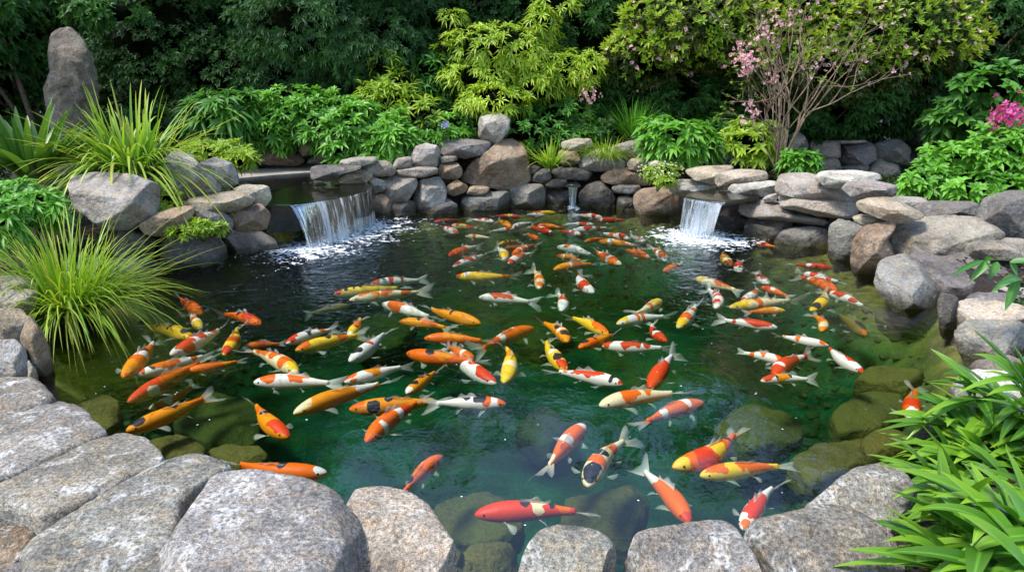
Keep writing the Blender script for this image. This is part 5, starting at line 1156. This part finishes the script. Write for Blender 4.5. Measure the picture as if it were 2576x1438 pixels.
def lily():
    r = np.random.default_rng(95); stems = []; LV = []
    lst = [(2330,1300,.30,2.95),(2400,1180,.34,3.0),(2470,1130,.42,3.1),(2440,1330,.30,2.7),(2520,1240,.42,2.85),(2560,1100,.50,3.1),(2580,1340,.36,2.6),(2400,1420,.20,2.5),(2500,1430,.24,2.45),(2600,1200,.55,2.9),(2350,1210,.26,3.05),(2560,960,.60,3.25),(2480,1260,.34,2.85),(2290,1350,.18,2.8),(2620,1430,.3,2.4),(2380,1090,.3,3.2),(2300,1240,.2,3.0),(2440,1000,.45,3.25),(2520,1020,.5,3.1),(2420,1260,.36,2.9),(2540,1400,.3,2.55),(2380,1370,.25,2.65),(2590,1050,.5,3.0),(2330,1440,.14,2.5),(2500,1330,.36,2.7),(2440,1420,.26,2.5),(2560,1290,.42,2.7),(2600,1390,.34,2.55),(2560,1440,.22,2.4),(2640,1300,.45,2.7),(2650,1120,.5,3.0),(2440,1460,.16,2.4),(2300,1400,.14,2.6),(2540,1180,.45,2.95),(2330,1480,.1,2.4),(2400,1380,.16,2.65),(2270,1420,.1,2.6),(2450,1480,.12,2.35),(2380,1300,.2,2.85),(2520,1480,.15,2.35),(2460,1400,.18,2.55),(2300,1320,.15,2.85)]
    b0 = at_Y(2520, 1400, 2.75); b0[2] = .05; e = empty('lily_plant', b0); tag(e, 'lush broad leaved lily plant spilling over stones at the near corner', 'plant')
    lst = [(x, y, h, at_Y(x, y, Y)) for x, y, h, Y in lst] + [(x, y, .2, at_z(x, y, z)) for x, y, z in [(2380,1300,.34),(2400,1440,.30),(2450,1370,.38),(2500,1440,.36),(2480,1300,.40),(2560,1380,.42),(2360,1230,.28),(2600,1450,.40),(2540,1310,.44),(2430,1250,.36),(2620,1350,.46),(2380,1380,.26),(2450,1450,.26),(2400,1470,.2)]]
    for x, y, h, top in lst:
        base = np.array([top[0] + r.uniform(.08, .25), top[1] - r.uniform(-.05, .1), max(.06, top[2] - h - .1)]); s = np.linspace(0, 1, 8)[:, None]
        path = base + (top - base) * s + np.array([.06, 0, .05]) * np.sin(s * math.pi); stems.append(tube(path, np.linspace(.008, .004, 8), 6))
        k = 13; f = np.linspace(.15, 1, k); B = np.stack([np.interp(f, s[:, 0], path[:, i]) for i in range(3)], 1)
        th = math.pi + r.normal(0, 1.0, k) + np.where(np.arange(k) % 2, .7, -.7); el = r.uniform(.1, .75, k) + .35 * (f > .9)
        d = np.stack([np.cos(th) * np.cos(el), np.sin(th) * np.cos(el) * .85, np.sin(el)], 1); up = np.stack([-np.cos(th) * np.sin(el), -np.sin(th) * np.sin(el), np.cos(el)], 1) + r.normal(0, .25, (k, 3))
        LV.append(leaves(B, d, up, r.uniform(.26, .46, k), r.uniform(.046, .074, k), r.uniform(.15, .65, k), 9, 'lance', .22, r=r))
    V, F, A = cat_parts(LV); mesh_obj('leaves', V, F, L_LILY, e, b0, ('lv', A)); V, G = merge(stems); mesh_obj('stem', V, G, M_STEM, e, b0)
    b = at_Y(2640, 1060, 2.9); b[2] = .2; e = empty('lily_plant', b); tag(e, 'tall lily shoot with a curved leaf reaching over the wide pale flagstone', 'plant'); LV = []
    for (tx, ty, L, W, dr) in [(2445,830,.42,.062,.12),(2470,930,.30,.05,.5),(2500,880,.34,.05,.3),(2400,1010,.36,.045,.55),(2540,870,.3,.05,.2),(2480,1000,.3,.045,.5)]:
        t = at_Y(tx, ty, 2.9 + r.uniform(-.1, .15)); o = at_Y(2585, 1010 + r.uniform(-60, 40), 2.9); d = t - o + np.array([0, 0, dr * L]); LV.append(leaves(o[None], d[None], np.array([[.5, -.3, .8]]), np.array([np.linalg.norm(d)]), np.array([W]), np.array([dr]), 12, 'lance', .25, r=r))
    V, F, A = cat_parts(LV); mesh_obj('leaves', V, F, L_LILY, e, b, ('lv', A)); V, G = tube([b, at_Y(2612, 1040, 2.9), at_Y(2585, 960, 2.9)], [.011, .009, .006]); mesh_obj('stem', V, G, M_STEM, e, b)
    tip = at_Y(2400, 668, 4.4); rt = at_Y(2640, 700, 4.5); e = empty('leaf_sprig', rt); tag(e, 'drooping sprig of green leaves hanging before the dark slabs', 'plant'); s = np.linspace(0, 1, 9)[:, None]
    p1 = rt + (at_Y(2470, 655, 4.4) - rt) * s + np.array([0, 0, .05]) * np.sin(s * 3.14); p2 = rt + (at_Y(2540, 700, 4.3) - rt) * s
    V, G = merge([tube(p1, np.linspace(.008, .003, 9)), tube(p2, np.linspace(.008, .003, 9))]); mesh_obj('stem', V, G, M_STEM, e, rt)
    B, D, LL, WW = [], [], [], []
    for (ox, oy, tx, ty, w) in [(2475,655,2395,680,.035),(2490,655,2440,700,.045),(2510,658,2490,695,.05),(2540,660,2600,650,.045),(2480,655,2500,640,.04),(2560,690,2495,725,.05),(2560,700,2530,770,.06),(2570,700,2510,700,.045),(2590,680,2640,720,.05),(2540,660,2560,690,.05),(2600,690,2580,760,.06)]:
        o = at_Y(ox, oy, 4.35); t = at_Y(tx, ty, 4.25 + r.uniform(-.1, .1)); B.append(o); D.append(t - o); LL.append(np.linalg.norm(t - o)); WW.append(w * 1.1)
    V, F, A = leaves(np.array(B), np.array(D), np.tile([0, -.6, .8], (len(B), 1)), np.array(LL), np.array(WW), .15, 7, 'lance', .2, r=r); mesh_obj('leaves', V, [F], leaf_mat('sprig_leaf', (.03, .12, .02), (.10, .27, .05), None, .3), e, rt, ('lv', A))
lily()
